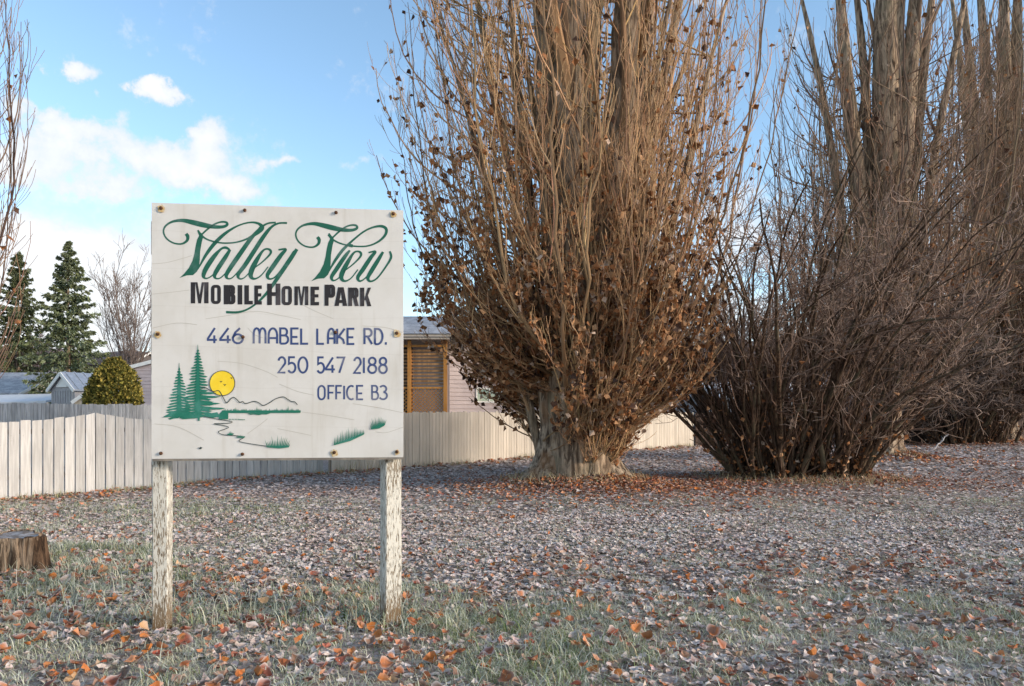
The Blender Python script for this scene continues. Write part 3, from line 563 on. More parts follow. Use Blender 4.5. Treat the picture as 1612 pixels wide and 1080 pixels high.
def build_grass():
    M = mat('frosted grass', attr=True, rough=.7, spec=.25, trans=.2)
    mb = MB()
    def blades(x, y, L, lean, wid, frost, straw):
        n = len(x); a = RNG.uniform(0, 2*np.pi, n); D = np.column_stack((np.cos(a), np.sin(a))); S = np.column_stack((-np.sin(a), np.cos(a)))
        K = 5; t = np.linspace(0, 1, K); bend = lean[:, None]*t[None]**1.7
        px = x[:, None]+D[:, :1]*L[:, None]*np.sin(bend)*t; py = y[:, None]+D[:, 1:]*L[:, None]*np.sin(bend)*t
        pz = gz(x, y)[:, None]-.01+L[:, None]*t*np.cos(bend*.78)
        w = wid[:, None]*(1-t[None]**1.6*.9)
        P = np.stack((px, py, pz), -1); O = np.stack((S[:, :1]*w, S[:, 1:]*w, np.zeros((n, K))), -1)
        V = np.stack((P-O, P+O), 2); i = np.arange(n*K*2).reshape(n, K, 2)
        F = np.stack((i[:, :-1, 0], i[:, :-1, 1], i[:, 1:, 1], i[:, 1:, 0]), -1).reshape(-1, 4)
        gr = np.array((.11, .165, .045))*(.55+.9*RNG.uniform(size=(n, 1)))+np.array((.03, .02, 0))*RNG.uniform(size=(n, 1))
        st = np.array((.44, .35, .20))*RNG.uniform(.7, 1.2, (n, 1)); c = np.where((RNG.uniform(size=n) < straw)[:, None], st, gr)
        fr = np.clip(frost[:, None]+(t[None]-.4)*.45, 0, .92)[..., None]*np.ones((1, 1, 1)); cc = c[:, None]*(1-fr)+np.array((.68, .68, .56))*fr
        mb.add(V.reshape(-1, 3), F, np.repeat(cc[:, :, None], 2, 2).reshape(-1, 3))
    def patch(n, y0, y1, L0, L1, wid, lim=.0, fr=(.15, .75)):
        x, y = scatter(n, y0, y1); g = grassiness(x, y); k = RNG.uniform(size=len(x)) < g; x, y, g = x[k], y[k], g[k]; m = len(x)
        cl = fbm(x*2.3, y*2.3, 51); L = (L0+(L1-L0)*RNG.uniform(size=m)**1.5)*(.4+1.2*cl)*(.6+.5*g)*np.clip(1-.14*x, .62, 1)*np.where((np.minimum(np.abs(x+2.5), np.abs(x+.87)) < .3) & (y < 5.1), .22, 1)
        fz = fbm(x*1.1, y*1.1, 57)
        blades(x, y, L, RNG.uniform(.4, 2.3, m), wid*RNG.uniform(.7, 1.3, m), np.clip(np.where(RNG.uniform(size=m) < .5, RNG.uniform(.0, .3, m), RNG.uniform(.45, 1.0, m))+(fz-.5)*1.0, .0, .9), .2)
    patch(90000, 2.4, 8.4, .06, .165, .0034); patch(34000, 6.6, 10, .05, .12, .0040); patch(44000, 9.6, 14.5, .06, .12, .006); patch(9000, 14, 20, .06, .12, .009); patch(7000, 28, 37, .08, .16, .02)
    # fine frosted thatch threaded through the leaves everywhere near the viewer
    for n, y0, y1, w_, L0, L1 in ((52000, 3.2, 7.5, .0022, .04, .11), (52000, 7.5, 13, .004, .04, .10)):
        x, y = scatter(n, y0, y1); k = RNG.uniform(size=len(x)) < np.clip((fbm(x*1.9, y*1.9, 97)-.28)*3, .1, 1); x, y = x[k], y[k]; m = len(x)
        blades(x, y, RNG.uniform(L0, L1, m), RNG.uniform(.8, 1.75, m), np.full(m, w_), RNG.uniform(.25, .85, m), .45)
    # taller rank grass just behind and round the sign posts
    for cx, cy, rx, ry, n in ((-2.5, 5.15, .5, .35, 800), (-.85, 5.2, .4, .3, 600), (-1.7, 5.7, 1.5, .4, 900), (-3.7, 5.6, 1.1, .5, 700), (-4.6, 6.5, .6, .5, 500)):
        x = cx+RNG.normal(size=n)*rx; y = cy+RNG.normal(size=n)*ry
        blades(x, y, np.where(y < 5.1, .25, 1.0)*RNG.uniform(.07, .24, n), RNG.uniform(.3, 2.2, n), np.full(n, .0036), RNG.uniform(.1, .85, n), .25)
    # weeds along the foot of the fences
    for A, B_, n, h in ((FA0, FB, 2600, .2), (FB, FD, 1800, .3)):
        t = RNG.uniform(size=n); cl = vnoise(t*26, t*0, 61) > .45; t = t[cl]; m = len(t); e = (B_-A)/np.linalg.norm(B_-A)
        x = A[0]+(B_-A)[0]*t+e[1]*RNG.uniform(.03, .35, m); y = A[1]+(B_-A)[1]*t-e[0]*RNG.uniform(.03, .35, m)
        blades(x, y, RNG.uniform(.06, h, m), RNG.uniform(.1, 1.2, m), np.full(m, .006), RNG.uniform(0, .3, m), .6)
    # dry stems at the corner where the fences meet, and at the mound of the big poplar
    x = FB[0]+.5+RNG.normal(size=70)*.45; y = FB[1]+.1+RNG.normal(size=70)*.3; k = fence_side(x, y) > .05; x, y = x[k], y[k]; m = len(x)
    blades(x, y, RNG.uniform(.25, .62, m), RNG.uniform(.1, .7, m), np.full(m, .006), RNG.uniform(0, .2, m), .9)
    for c, n, r in ((T1, 1500, 1.25), (T2, 700, 1.1), (SH, 1300, 1.9)):
        a = RNG.uniform(0, 2*np.pi, n); rr = r*RNG.uniform(.5, 1.3, n); x = c[0]+rr*np.cos(a); y = c[1]+rr*np.sin(a)*.8
        blades(x, y, RNG.uniform(.08, .3, n), RNG.uniform(.3, 1.5, n), np.full(n, .006), RNG.uniform(0, .15, n), .9)
    mb.build('grass', M, kind='stuff', label='frosted grass growing in tufts through the leaves', category='grass')
build_grass()
def big_leaf(c, L, fold, curl, seed, frost):
    """a broad poplar leaf: rounded base, pointed tip, wavy rim, curled blade, stalk"""
    rng = np.random.default_rng(seed); mb = MB(); nv, nu = 13, 9; v = np.linspace(0, 1, nv); u = np.linspace(-1, 1, nu)
    hw = np.interp(v, [0, .05, .14, .28, .42, .58, .74, .88, 1], [.06, .30, .46, .54, .52, .42, .27, .12, .0])
    U, Vv = np.meshgrid(u, v); w = hw[:, None]; tooth = 1+.05*np.sin(v*46)[:, None]*(np.abs(U) > .9)
    x = U*w*tooth*L; y = (Vv-.45-.10*(np.abs(U)**2)*(Vv < .2))*L
    z = fold*np.abs(U)*w*L*(1+.5*np.sin(v*5+seed))[:, None]+curl*(Vv-.45)**2*L*.8+(vnoise(U*2.2+seed, Vv*3.4, seed)-.5)*L*.22*np.abs(U)+.02*L*np.sin(Vv*30)*(1-np.abs(U))
    roll = curl*.5*U*w*L; z = z+roll*(Vv-.3)
    i = np.arange(nv*nu).reshape(nv, nu); f = np.stack((i[:-1, :-1], i[:-1, 1:], i[1:, 1:], i[1:, :-1]), -1).reshape(-1, 4)
    sp = vnoise(U*3+seed*1.7, Vv*5, seed+3); rim = np.clip((np.abs(U)-.62)*2.6, 0, 1)*frost*2; vein = (np.abs(U) < .1)*.25+(np.abs(np.sin((Vv-np.abs(U)*.28)*22)) < .18)*.16
    cc = c[None, None]*(1.15-.75*np.clip((sp-.42)*2.2, 0, .8))[..., None]; cc = cc*(1+vein[..., None]*.8); fr = np.clip(rim+frost*.5*sp, 0, .8)[..., None]; cc = cc*(1-fr)+np.array((.5, .47, .46))*fr
    mb.add(np.stack((x, y, z), -1).reshape(-1, 3), f, np.clip(cc, 0, .9).reshape(-1, 3))
    t = np.linspace(0, 1, 6); P = np.column_stack((.03*L*np.sin(t*3), -.45*L-.5*L*t, z[0, nu//2]+.10*L*np.sin(t*2.2))); mb.tubes(P[None], L*.012, 4, c*.9); return mb
def build_single_leaves():
    M = mat('fallen leaf', attr=True, rough=.6, spec=.3, n1=(90, (.50, .45, .42), .66, .82, .3), trans=.1)
    kinds = [('bright orange', np.array((.31, .095, .022))), ('rust red', np.array((.21, .048, .018))), ('dull brown', np.array((.16, .08, .045))), ('pale pinkish', np.array((.40, .29, .235)))]
    protos = {}
    for i, (nm, c) in enumerate(kinds):
        for v in range(3):
            mb = big_leaf(np.clip(c*(.85+.15*v), 0, .9), .080, (.15, .35, .6)[v], (.5, .9, 1.6)[v], 100+i*3+v, .12+.12*v+(.25 if i == 3 else 0))
            protos[i, v] = mb.mesh('fallen_leaf', M, smooth=True)
    placed = 0
    while placed < 270:
        y = float(np.sqrt(RNG.uniform(3.8**2, 7.2**2))); x = float(RNG.uniform(-.76, .76)*y)
        if x > 0 and RNG.uniform() < .45: continue
        i = int(RNG.choice(4, p=(.34, .28, .26, .12))); v = int(RNG.integers(3))
        o = bpy.data.objects.new('fallen_leaf', protos[i, v]); COL.objects.link(o)
        o.location = (x, y, float(gz(x, y))+float(RNG.uniform(.03, .07))); s = float(RNG.uniform(.65, 1.3)); o.scale = (s, s, s)
        o.rotation_euler = (float(RNG.normal()*.32), float(RNG.normal()*.32), float(RNG.uniform(0, 6.28)))
        px = float(pxof(x, y)); where = 'at the left foot of the sign' if px < 243 else 'on the grass between the two sign posts' if px < 640 else 'on frosted ground just right of the right post' if px < 1100 else 'on frosted ground in the right foreground'
        o['label'] = f'{kinds[i][0]} fallen leaf {where}'; o['category'] = 'leaf'; o['group'] = f'{kinds[i][0]} fallen leaves {where}'; placed += 1
build_single_leaves()
# ---------------------------------------------------------------- trees and shrubs
def bark_mat(name, lo, hi, moss=None, sc=9, bump=.9):
    def fn(t, tc, vec, c, p):
        v = t.mapping(tc.outputs['Object'], (1, 1, .16)); n = t.noise(v, sc, 6, .65, .6); m = t.noise(tc.outputs['Object'], 1.7, 3, .5)
        c = t.mix(t.ramp(n.outputs[0], .36, .64), lo, hi)
        if moss: c = t.mix(t.m('MULTIPLY', t.ramp(m.outputs[0], .5, .68), .6), c, moss)
        b = t.node('ShaderNodeBump'); b.inputs['Strength'].default_value = bump; b.inputs['Distance'].default_value = .05
        t.l.new(n.outputs[0], b.inputs['Height']); t.l.new(b.outputs[0], p.inputs['Normal']); return c
    return mat(name, rough=.95, fn=fn, spec=.15)
M_bark = bark_mat('grey ridged poplar bark', (.05, .036, .028), (.43, .335, .245), (.26, .14, .07), 14, 1.0)
M_limb = bark_mat('brown poplar limb bark', (.085, .058, .04), (.44, .325, .225), (.20, .165, .11), 12)
M_twig = mat('poplar shoots', attr=True, rough=.8, spec=.2)
M_leaf = mat('dry hanging leaves', attr=True, rough=.7, spec=.25, trans=.12)
def unit(v): return v/(np.linalg.norm(v, axis=-1, keepdims=True)+1e-9)
def grow(P, R, n, tr, ang, L, K, up, wig, rr, rng, taper=.35, lscale=.5):
    """n side shoots on every parent path: start between tr of the parent, lean off by ang, bend towards 'up'"""
    N, Kp, _ = P.shape; idx = np.repeat(np.arange(N), n); t = rng.uniform(tr[0], tr[1], len(idx)); f = t*(Kp-1); i0 = np.minimum(f.astype(int), Kp-2); w = (f-i0)[:, None]
    s = P[idx, i0]*(1-w)+P[idx, i0+1]*w; d = unit(P[idx, i0+1]-P[idx, i0]); r0 = (R[idx, i0]*(1-w[:, 0])+R[idx, i0+1]*w[:, 0])*rr
    q = unit(np.cross(d, rng.normal(size=d.shape))); a = rng.uniform(ang[0], ang[1], len(idx))[:, None]; d = unit(d*np.cos(a)+q*np.sin(a))
    ln = rng.uniform(L[0], L[1], len(idx))*(1-lscale*t); st = (ln/(K-1))[:, None]; out = [s]; U = np.array(up, float)
    for k in range(K-1):
        d = unit(d+U/(K-1)+rng.normal(size=d.shape)*wig); out.append(out[-1]+d*st)
    rad = r0[:, None]*np.linspace(1, taper, K)[None]; return np.stack(out, 1), rad
def paths_at(P, n, rng, lo=0.0, hi=1.0):
    i = rng.integers(len(P), size=n); f = rng.uniform(lo, hi, n)*(P.shape[1]-1); j = np.minimum(f.astype(int), P.shape[1]-2); w = (f-j)[:, None]
    return P[i, j]*(1-w)+P[i, j+1]*w
def hang_leaves(mb, pts, size, rng, tone=1.0, droop=.7):
    n = len(pts); Y = rng.normal(size=(n, 3)); Y[:, 2] -= droop; Y = unit(Y); Z = rng.normal(size=(n, 3)); X = unit(np.cross(Y, Z)); Z = np.cross(X, Y)
    r = rng.uniform(size=(n, 1)); c = np.where(r < .45, np.array((.27, .115, .045)), np.where(r < .70, np.array((.42, .23, .115)), np.where(r < .92, np.array((.075, .038, .025)), np.array((.45, .33, .25)))))*rng.uniform(.7, 1.3, (n, 1))*tone
    mb.leaves(pts, X, Y, Z, size*rng.uniform(.7, 1.3, n), c, None, rng.uniform(.1, 1.0, n), rng.uniform(-.3, 1.3, n), simple=True, wid=.46)
def trunk_mesh(mb, c, zs, rs, lobes, seed, nth=110, ell=(1, 1), lean=(0, 0)):
    th = np.arange(nth)*2*np.pi/nth; V = []
    for z, r in zip(zs, rs):
        fl = np.exp(-z/.5)
        lob = sum(a*np.cos(k*th+ph+z*.25) for k, a, ph in lobes)*(.55+.8*fl)
        rid = (vnoise(th*16/np.pi*1.0, z*1.3+th*0, seed)-.5)*.22+(vnoise(th*40/np.pi, z*3.3+th*0, seed+1)-.5)*.10
        rr = r*(1+lob+rid); V.append(np.column_stack((c[0]+lean[0]*z+rr*np.cos(th)*ell[0], c[1]+lean[1]*z+rr*np.sin(th)*ell[1], np.full(nth, z)+c[2])))
    i = np.arange(nth); j = (i+1) % nth
    mb.add(np.vstack(V), np.vstack([np.column_stack((l*nth+i, l*nth+j, (l+1)*nth+j, (l+1)*nth+i)) for l in range(len(zs)-1)]))

def poplar(name, base, label, prof, stems, trunk, nshoot, nsub, nleaf, leafz, seed, zmax, lsize, twig_r, twig_c, group, zlow=.5, low=None, sub3=0, skirt=None, expo=1.35, nlimb=60, limb_r=.025):
    """prof: list (z, crown radius); stems: (dx top, dy top, radius, z top, bow)"""
    rng = np.random.default_rng(seed); zb = float(gz(*base)); c = np.array((base[0], base[1], zb))
    root = empty(name, c, label, 'tree', group)
    zz = np.array([p[0] for p in prof]); rr = np.array([p[1] for p in prof]); rad = lambda z: np.interp(z, zz, rr)
    mb = MB(); zs = np.concatenate((np.linspace(-.25, trunk['h'], 52),)); rs = np.interp(zs, trunk['z'], trunk['r']); trunk_mesh(mb, c, zs, rs, trunk['lobes'], seed, ell=trunk.get('ell', (1, 1)))
    mb.build('trunk', M_bark, root, smooth=True)
    SP = []; SR = []
    for dx, dy, r, zt, bow in stems:
        t = np.linspace(0, 1, 26); z0_ = trunk.get('z0', .5); z = z0_+(zt-z0_)*t; f = t**bow
        k0 = trunk.get('spread', .25)
        x = c[0]+dx*(k0+(1-k0)*f)*(.6+.4*t)+.10*np.sin(t*7+dx*3)*t; y = c[1]+dy*(k0+(1-k0)*f)+.10*np.sin(t*6+dy*4)*t
        P = np.column_stack((x, y, zb+z)); R = r*(1-.35*t-.58*t**4)*(1+.25*np.exp(-t*8)); SP.append(P); SR.append(R)
        m = MB(); P2 = P[None]; S = 14
        m.tubes(P2, R[None], S); v = m.V[0]; v += (vnoise(v[:, 0]*14+v[:, 1]*9, v[:, 2]*2.2, seed)[:, None]-.5)*r*.35*np.array((1, 1, 0)); m.build('limb', M_limb, root, smooth=True)
    SP = np.array(SP); SR = np.array(SR)
    # secondary limbs leaving the stems
    LP, LR = grow(SP, SR, 5 if nshoot > 300 else 3, (.08, .7), (.25, .55), (2.0, 5.0), 12, (0, 0, 1.0), .06, .42, rng, .25, .2)
    # long limbs that swing out low and then climb along the crown outline
    a = rng.uniform(0, 2*np.pi, nlimb); fr_ = rng.uniform(.08, 1.0, nlimb)**.55; z0 = zlow*.7+rng.uniform(0, 1, nlimb)**1.3*2.2; ze = zmax*rng.uniform(.45, 1.02, nlimb)
    if low: z0 = np.where((np.abs((a-low[0]+np.pi) % (2*np.pi)-np.pi) < low[1]), low[2]+.1+z0*.4, z0)
    t = np.linspace(0, 1, 22)[None]
    zl = z0[:, None]+(ze-z0)[:, None]*t**1.15; rl = fr_[:, None]*np.interp(zl, zz, rr)*(1-np.exp(-(zl-z0[:, None])/rng.uniform(.5, 1.4, (nlimb, 1)))); rl = np.maximum(rl, .25*np.exp(-t*6))
    al = a[:, None]+np.cumsum(rng.normal(size=(nlimb, 22))*.02, axis=1); GP = np.stack((c[0]+rl*np.cos(al), c[1]+rl*np.sin(al), zb+zl), -1)+np.cumsum(rng.normal(size=(nlimb, 22, 3))*np.array((.03, .03, 0)), axis=1)
    GR = limb_r*rng.uniform(.5, 1.5, (nlimb, 1))*np.linspace(1.2, .25, 22)[None]
    # long upright shoots sweeping out of the stems to fill the crown outline
    n = nshoot; si = rng.integers(len(SP), size=n); u = rng.uniform(size=n)
    z0 = zlow+(zmax*.86-zlow)*u**expo; dz = rng.uniform(1.3, 4.2, n)*(.7+.5*u); z1 = np.minimum(z0+dz, zmax+1.0)
    f0 = (z0-SP[si, 0, 2]+zb)/(SP[si, -1, 2]-SP[si, 0, 2])*25; f0 = np.clip(f0, 0, 24.99); j = f0.astype(int); w = (f0-j)[:, None]; P0 = SP[si, j]*(1-w)+SP[si, np.minimum(j+1, 25)]*w
    a = np.arctan2(P0[:, 1]-c[1], P0[:, 0]-c[0])+rng.normal(size=n)*1.1; mix_ = rng.uniform(size=n) < .45; a = np.where(mix_, rng.uniform(0, 2*np.pi, n), a)
    if low: # leave part of the trunk bare: (angle, width, height)
        bad = (np.abs((a-low[0]+np.pi) % (2*np.pi)-np.pi) < low[1]) & (z0 < low[2]); z0 = np.where(bad, low[2]+rng.uniform(0, 1, n), z0); P0[:, 2] = np.where(bad, zb+z0, P0[:, 2]); z1 = np.maximum(z1, z0+1.2)
    re = rad(z1)*rng.uniform(.02, 1.0, n)**.4*rng.uniform(.88, 1.08, n)
    P1 = np.column_stack((c[0]+re*np.cos(a), c[1]+re*np.sin(a), zb+z1)); 
    cz = z0+(z1-z0)*rng.uniform(.12, .4, n); cr_ = np.minimum(re*rng.uniform(.78, 1.12, n), rad(cz)*1.02)
    Cc = np.column_stack((c[0]+cr_*np.cos(a), c[1]+cr_*np.sin(a), zb+cz))
    K = 13; t = np.linspace(0, 1, K)[None, :, None]; B = (1-t)**2*P0[:, None]+2*t*(1-t)*Cc[:, None]+t**2*P1[:, None]
    if skirt:      # low shoots springing straight from the trunk face
        q = rng.integers(n, size=skirt[0]); a = rng.uniform(skirt[1], skirt[2], skirt[0]); h0 = rng.uniform(.12, 1.3, skirt[0]); r0_ = np.interp(h0, trunk['z'], trunk['r'])*.93; L_ = rng.uniform(.6, 2.4, skirt[0]); o_ = L_*rng.uniform(.12, .5, skirt[0])
        f_ = lambda rr_, zz_: np.column_stack((c[0]+rr_*np.cos(a), c[1]+rr_*np.sin(a)*.86, zb+zz_))
        S0, S1, S2 = f_(r0_, h0), f_(r0_+o_*.9, h0+L_*.2), f_(np.minimum(r0_+o_, rad(h0+L_)*1.05), h0+L_); B = np.concatenate((B, (1-t)**2*S0[:, None]+2*t*(1-t)*S1[:, None]+t**2*S2[:, None])); n = len(B)
    wob = np.cumsum(rng.normal(size=(n, K, 3))*np.array((.022, .022, .01)), axis=1); B = B+wob
    BR = twig_r*rng.uniform(.8, 2.2, (n, 1))*np.linspace(1.25, .35, K)[None]
    m = MB(); cols = lambda k: np.clip(np.array(twig_c)*rng.uniform(.55, 1.45, (k, 1))*(1+rng.normal(size=(k, 3))*.04), .02, .7)
    m.tubes(LP, LR, 6, cols(len(LP))*.75); m.tubes(GP, GR, 6, cols(nlimb)*.62)
    G2, GR2 = grow(GP, GR, 14, (.04, .97), (.15, .65), (.9, 2.8), 11, (0, 0, 1.1), .06, .5, rng, .3, .3); GR2 = np.clip(GR2, twig_r*.55, twig_r*1.5); m.tubes(G2, GR2, 4, cols(len(G2))*1.1)
    G3, GR3 = grow(G2, GR2, 5, (.1, .97), (.2, .65), (.25, .9), 7, (0, 0, .8), .09, .6, rng, .4, .4); m.tubes(G3, np.maximum(GR3, twig_r*.4), 3, cols(len(G3)))
    m.tubes(B, BR, 4, cols(n))
    T2_, R2 = grow(B, BR, nsub, (.12, .97), (.2, .6), (.35, 1.35), 7, (0, 0, .75), .09, .6, rng, .4, .45); m.tubes(T2_, np.maximum(R2, twig_r*.42), 3, cols(len(T2_)))
    LT, LRR = grow(LP, LR, 6, (.2, 1), (.25, .6), (.5, 1.8), 8, (0, 0, .9), .08, .4, rng, .3, .3); m.tubes(LT, np.maximum(LRR, twig_r*.42), 3, cols(len(LT)))
    if sub3: T3_, R3 = grow(T2_, np.maximum(R2, twig_r*.42), sub3, (.2, .95), (.3, .8), (.12, .4), 4, (0, 0, .4), .1, .7, rng, .6, .3); m.tubes(T3_, np.maximum(R3, twig_r*.34), 3, cols(len(T3_)))
    m.build('shoots', M_twig, root)
    if nleaf:
        pts = np.vstack((paths_at(T2_, nleaf*4, rng, .2), paths_at(B, nleaf*2, rng, .12), paths_at(G3, nleaf*3, rng, .2))); h = pts[:, 2]-zb
        cl = fbm(pts[:, 0]*1.6+pts[:, 1]*.7, pts[:, 2]*1.3, seed); pr = (np.exp(-((h-leafz[0])/leafz[1])**2)+leafz[2])*np.clip((cl-.3)*3.2, .12, 1.4); k = rng.uniform(size=len(pts)) < pr/pr.mean()*nleaf/len(pts)
        pts = pts[k]; mb = MB(); hang_leaves(mb, pts+rng.normal(size=pts.shape)*.03, lsize, rng); mb.build('dry_leaves', M_leaf, root)
    return root
TWIG = (.38, .235, .13)
trunk1 = dict(z0=-.25, h=2.7, z=[-.3, 0, .25, .6, 1.1, 1.7, 2.3, 2.7], r=[1.06, .88, .78, .70, .65, .64, .56, .45], lobes=[(2, .07, .5), (3, .19, 1.3), (5, .07, 1.1), (9, .035, .3)], ell=(1.0, .82), spread=.32)
k1 = .0139
stems1 = [(-1.15, -.7, .26, 14.5, 1.0), (-.55, .5, .17, 14, 1.1), (-.28, -1.1, .40, 15.5, 1.0), (.30, -.9, .43, 16, 1.0), (1.45, -1.1, .36, 15, .95), (2.05, -.6, .31, 13.5, .95), (2.7, .4, .15, 12.5, .9), (-2.3, -.3, .12, 11.5, .9), (.7, .9, .2, 14, 1.0), (-1.7, .8, .13, 12.5, .95), (2.2, -.9, .12, 11.5, .85), (-3.1, .1, .09, 10.5, .85), (3.6, .1, .10, 11, .8)]
prof1 = [(.4, .9), (.85, 1.6), (1.5, 2.6), (2.2, 3.0), (2.8, 3.2), (4.3, 3.5), (6.4, 3.95), (8.5, 4.25), (10.6, 4.45), (13, 4.2), (15, 3.0)]
poplar('poplar_tree', T1, 'large many stemmed poplar thick with dry brown leaves on a mound right of the sign', prof1, stems1, trunk1, 620, 7, 24000, (2.3, 2.2, .09), 11, 12.5, .125, .0098, TWIG, 'bare poplar trees', .4, (math.pi*1.17, .78, 1.5), 2, (340, -1.6, 1.0), 1.9, 84)
trunk2 = dict(z0=2.0, h=3.0, z=[-.3, 0, .3, .8, 1.6, 2.4, 3.0], r=[.86, .66, .52, .45, .46, .5, .4], lobes=[(3, .10, .4), (5, .07, 1.9), (8, .04, .1)], spread=.3)
stems2 = [(-2.0, -.2, 0.31, 19, .9), (-.9, .5, 0.21, 19, 1.0), (.0, -.2, 0.52, 21, 1.0), (.55, .1, 0.44, 21, 1.0), (1.15, -.3, 0.35, 20, 1.0), (2.2, .3, 0.22, 19, .9), (-3.0, .5, 0.16, 18, .85), (2.9, -.3, 0.16, 18, .85)]
prof2 = [(.9, .5), (1.6, 1.0), (2.4, 1.8), (3.6, 2.5), (5, 3.2), (8, 4.1), (12, 4.5), (15, 3.8), (17, 2.6)]
poplar('poplar_tree', T2, 'tall bare poplar with pale thick stems standing behind the dark multi stemmed shrub', prof2, stems2, trunk2, 480, 7, 4600, (3.4, 2.2, .06), 23, 15, .15, .0115, (.25, .165, .11), 'bare poplar trees', 1.4, None, 0, None, 1.35, 75, .04)
stems3 = [(-2.38, 0, 0.33, 25, .95), (-1.25, .4, 0.38, 26, 1.0), (-0.25, -.3, 0.49, 26, 1.0), (0.75, .2, 0.45, 26, 1.0), (1.75, -.2, 0.38, 25, 1.0), (2.88, .3, 0.30, 24, .95), (-3.25, -.3, 0.26, 24, .9)]
prof3 = [(.9, .9), (2, 2.4), (4, 3.8), (8, 4.4), (12, 4.7), (18, 4.6), (23, 3.2)]
poplar('poplar_tree', T3, 'tall brown poplar at the right edge, farthest of the big poplars', prof3, stems3, dict(trunk2, z0=1.2), 800, 7, 4600, (4, 3, .1), 31, 21, .16, .013, (.26, .165, .105), 'bare poplar trees', 1.2, None, 0, None, 1.35, 150, .05)
stemsL = [(-.3, .1, .09, 9.5, 1.0), (.2, -.1, .08, 9, 1.0), (.0, .3, .07, 9, 1.0), (.55, .0, .05, 8, .9)]
profL = [(.3, .5), (.8, .9), (1.6, 1.3), (3, 1.6), (5, 1.7), (7, 1.66), (9, 1.3), (10, .7)]
poplar('poplar_tree', TL, 'young bare poplar reaching in with thin shoots at the left edge', profL, stemsL, dict(h=1.2, z=[-.3, 0, .4, .8, 1.2], r=[.3, .25, .2, .17, .1], lobes=[(3, .1, 0)], spread=.15), 90, 4, 420, (2, 1.6, .12), 57, 8.0, .11, .0085, (.17, .11, .08), 'bare poplar trees', .5, None, 0, None, 1.35, 14, .02)

M_stem = bark_mat('dark lichened shrub bark', (.03, .019, .013), (.155, .10, .066), (.11, .10, .065), 16, .6)
def shrub(base, rx, ry, n0, L, sweep, label, seed, tw, nl, n1=7, n2=6, n3=3, r0=.05, tone=1.0, group=None, frost=.8):
    rng = np.random.default_rng(seed); zb = float(gz(*base)); c = np.array((base[0], base[1], zb)); root = empty('shrub', c, label, 'shrub', group)
    a = rng.uniform(0, 2*np.pi, n0); q = np.sqrt(rng.uniform(0, 1, n0)); ox = rx*q*np.cos(a); oy = ry*q*np.sin(a)
    d = unit(np.column_stack((np.where(ox > 0, ox/rx*.34, ox/rx*.58)+rng.normal(size=n0)*.15+sweep*.12, oy/ry*.55+rng.normal(size=n0)*.16, np.full(n0, 1.0))))
    ln = rng.uniform(L[0], L[1], n0); K = 16; P = [np.column_stack((c[0]+ox, c[1]+oy, zb-.08+0*ox))]
    bend = np.column_stack((ox/rx*.10+sweep*.22*rng.uniform(-.4, 1.5, n0), oy/ry*.06, -.05+rng.normal(size=n0)*.09))
    for k in range(K-1): d = unit(d+bend*(k/K)*.9+rng.normal(size=d.shape)*.085); P.append(P[-1]+d*(ln/(K-1))[:, None])
    P = np.stack(P, 1); R = r0*rng.uniform(.5, 1.35, (n0, 1))*np.linspace(1.15, .28, K)[None]
    m = MB(); m.tubes(P, R, 7); m.build('stems', M_stem, root, smooth=True)
    A, RA = grow(P, R, n1, (.3, .97), (.35, 1.0), (1.0, 2.6), 11, (sweep*.35, 0, .12), .16, .5, rng, .3, .45)
    col = lambda k, f: np.clip((np.array((.125, .074, .05))*(1-f)+np.array((.27, .20, .165))*f)*rng.uniform(.5, 1.5, (k, 1))*tone, .015, .6)
    m = MB(); m.tubes(A, RA, 4, col(len(A), .1))
    B, RB = grow(A, RA, n2, (.12, .98), (.4, 1.1), (.35, 1.1), 7, (0, 0, .25), .2, .5, rng, .4, .3); m.tubes(B, np.maximum(RB, tw), 3, col(len(B), frost*.6))
    Cc, RC = grow(B, np.maximum(RB, tw), n3, (.2, 1), (.4, 1.1), (.12, .45), 4, (0, 0, .2), .2, .7, rng, .6, .2); m.tubes(Cc, np.maximum(RC*.8, tw*.8), 3, col(len(Cc), frost))
    S, RS = grow(P, R, 6, (.0, .35), (.05, .6), (.6, 2.3), 8, (0, 0, .5), .12, .3, rng, .4, .3); m.tubes(S, np.maximum(RS, tw*1.2), 3, col(len(S), .12))
    m.build('twigs', M_twig, root)
    if nl:
        pts = np.vstack((paths_at(S, nl*2, rng), paths_at(P, nl, rng, 0, .3))); k = rng.uniform(size=len(pts)) < np.exp(-((pts[:, 2]-zb)/.55)); mb = MB(); hang_leaves(mb, pts[k]+rng.normal(size=(k.sum(), 3))*.05, .11, rng, 1.25); mb.build('dry_leaves', M_leaf, root)
    return root
shrub(SH, 1.6, .85, 150, (3.6, 8.2), .42, 'big dark multi stemmed bare shrub with twisted branches right of the large poplar', 71, .0060, 3600, 5, 5, 2, .044, group='bare shrubs')
shrub(SH2, 2.0, 1.0, 90, (3.0, 5.5), .35, 'dark bare shrub at the far right edge beyond the trunk with orange leaf mound', 83, .012, 1000, 6, 5, 3, .06, .8, group='bare shrubs')

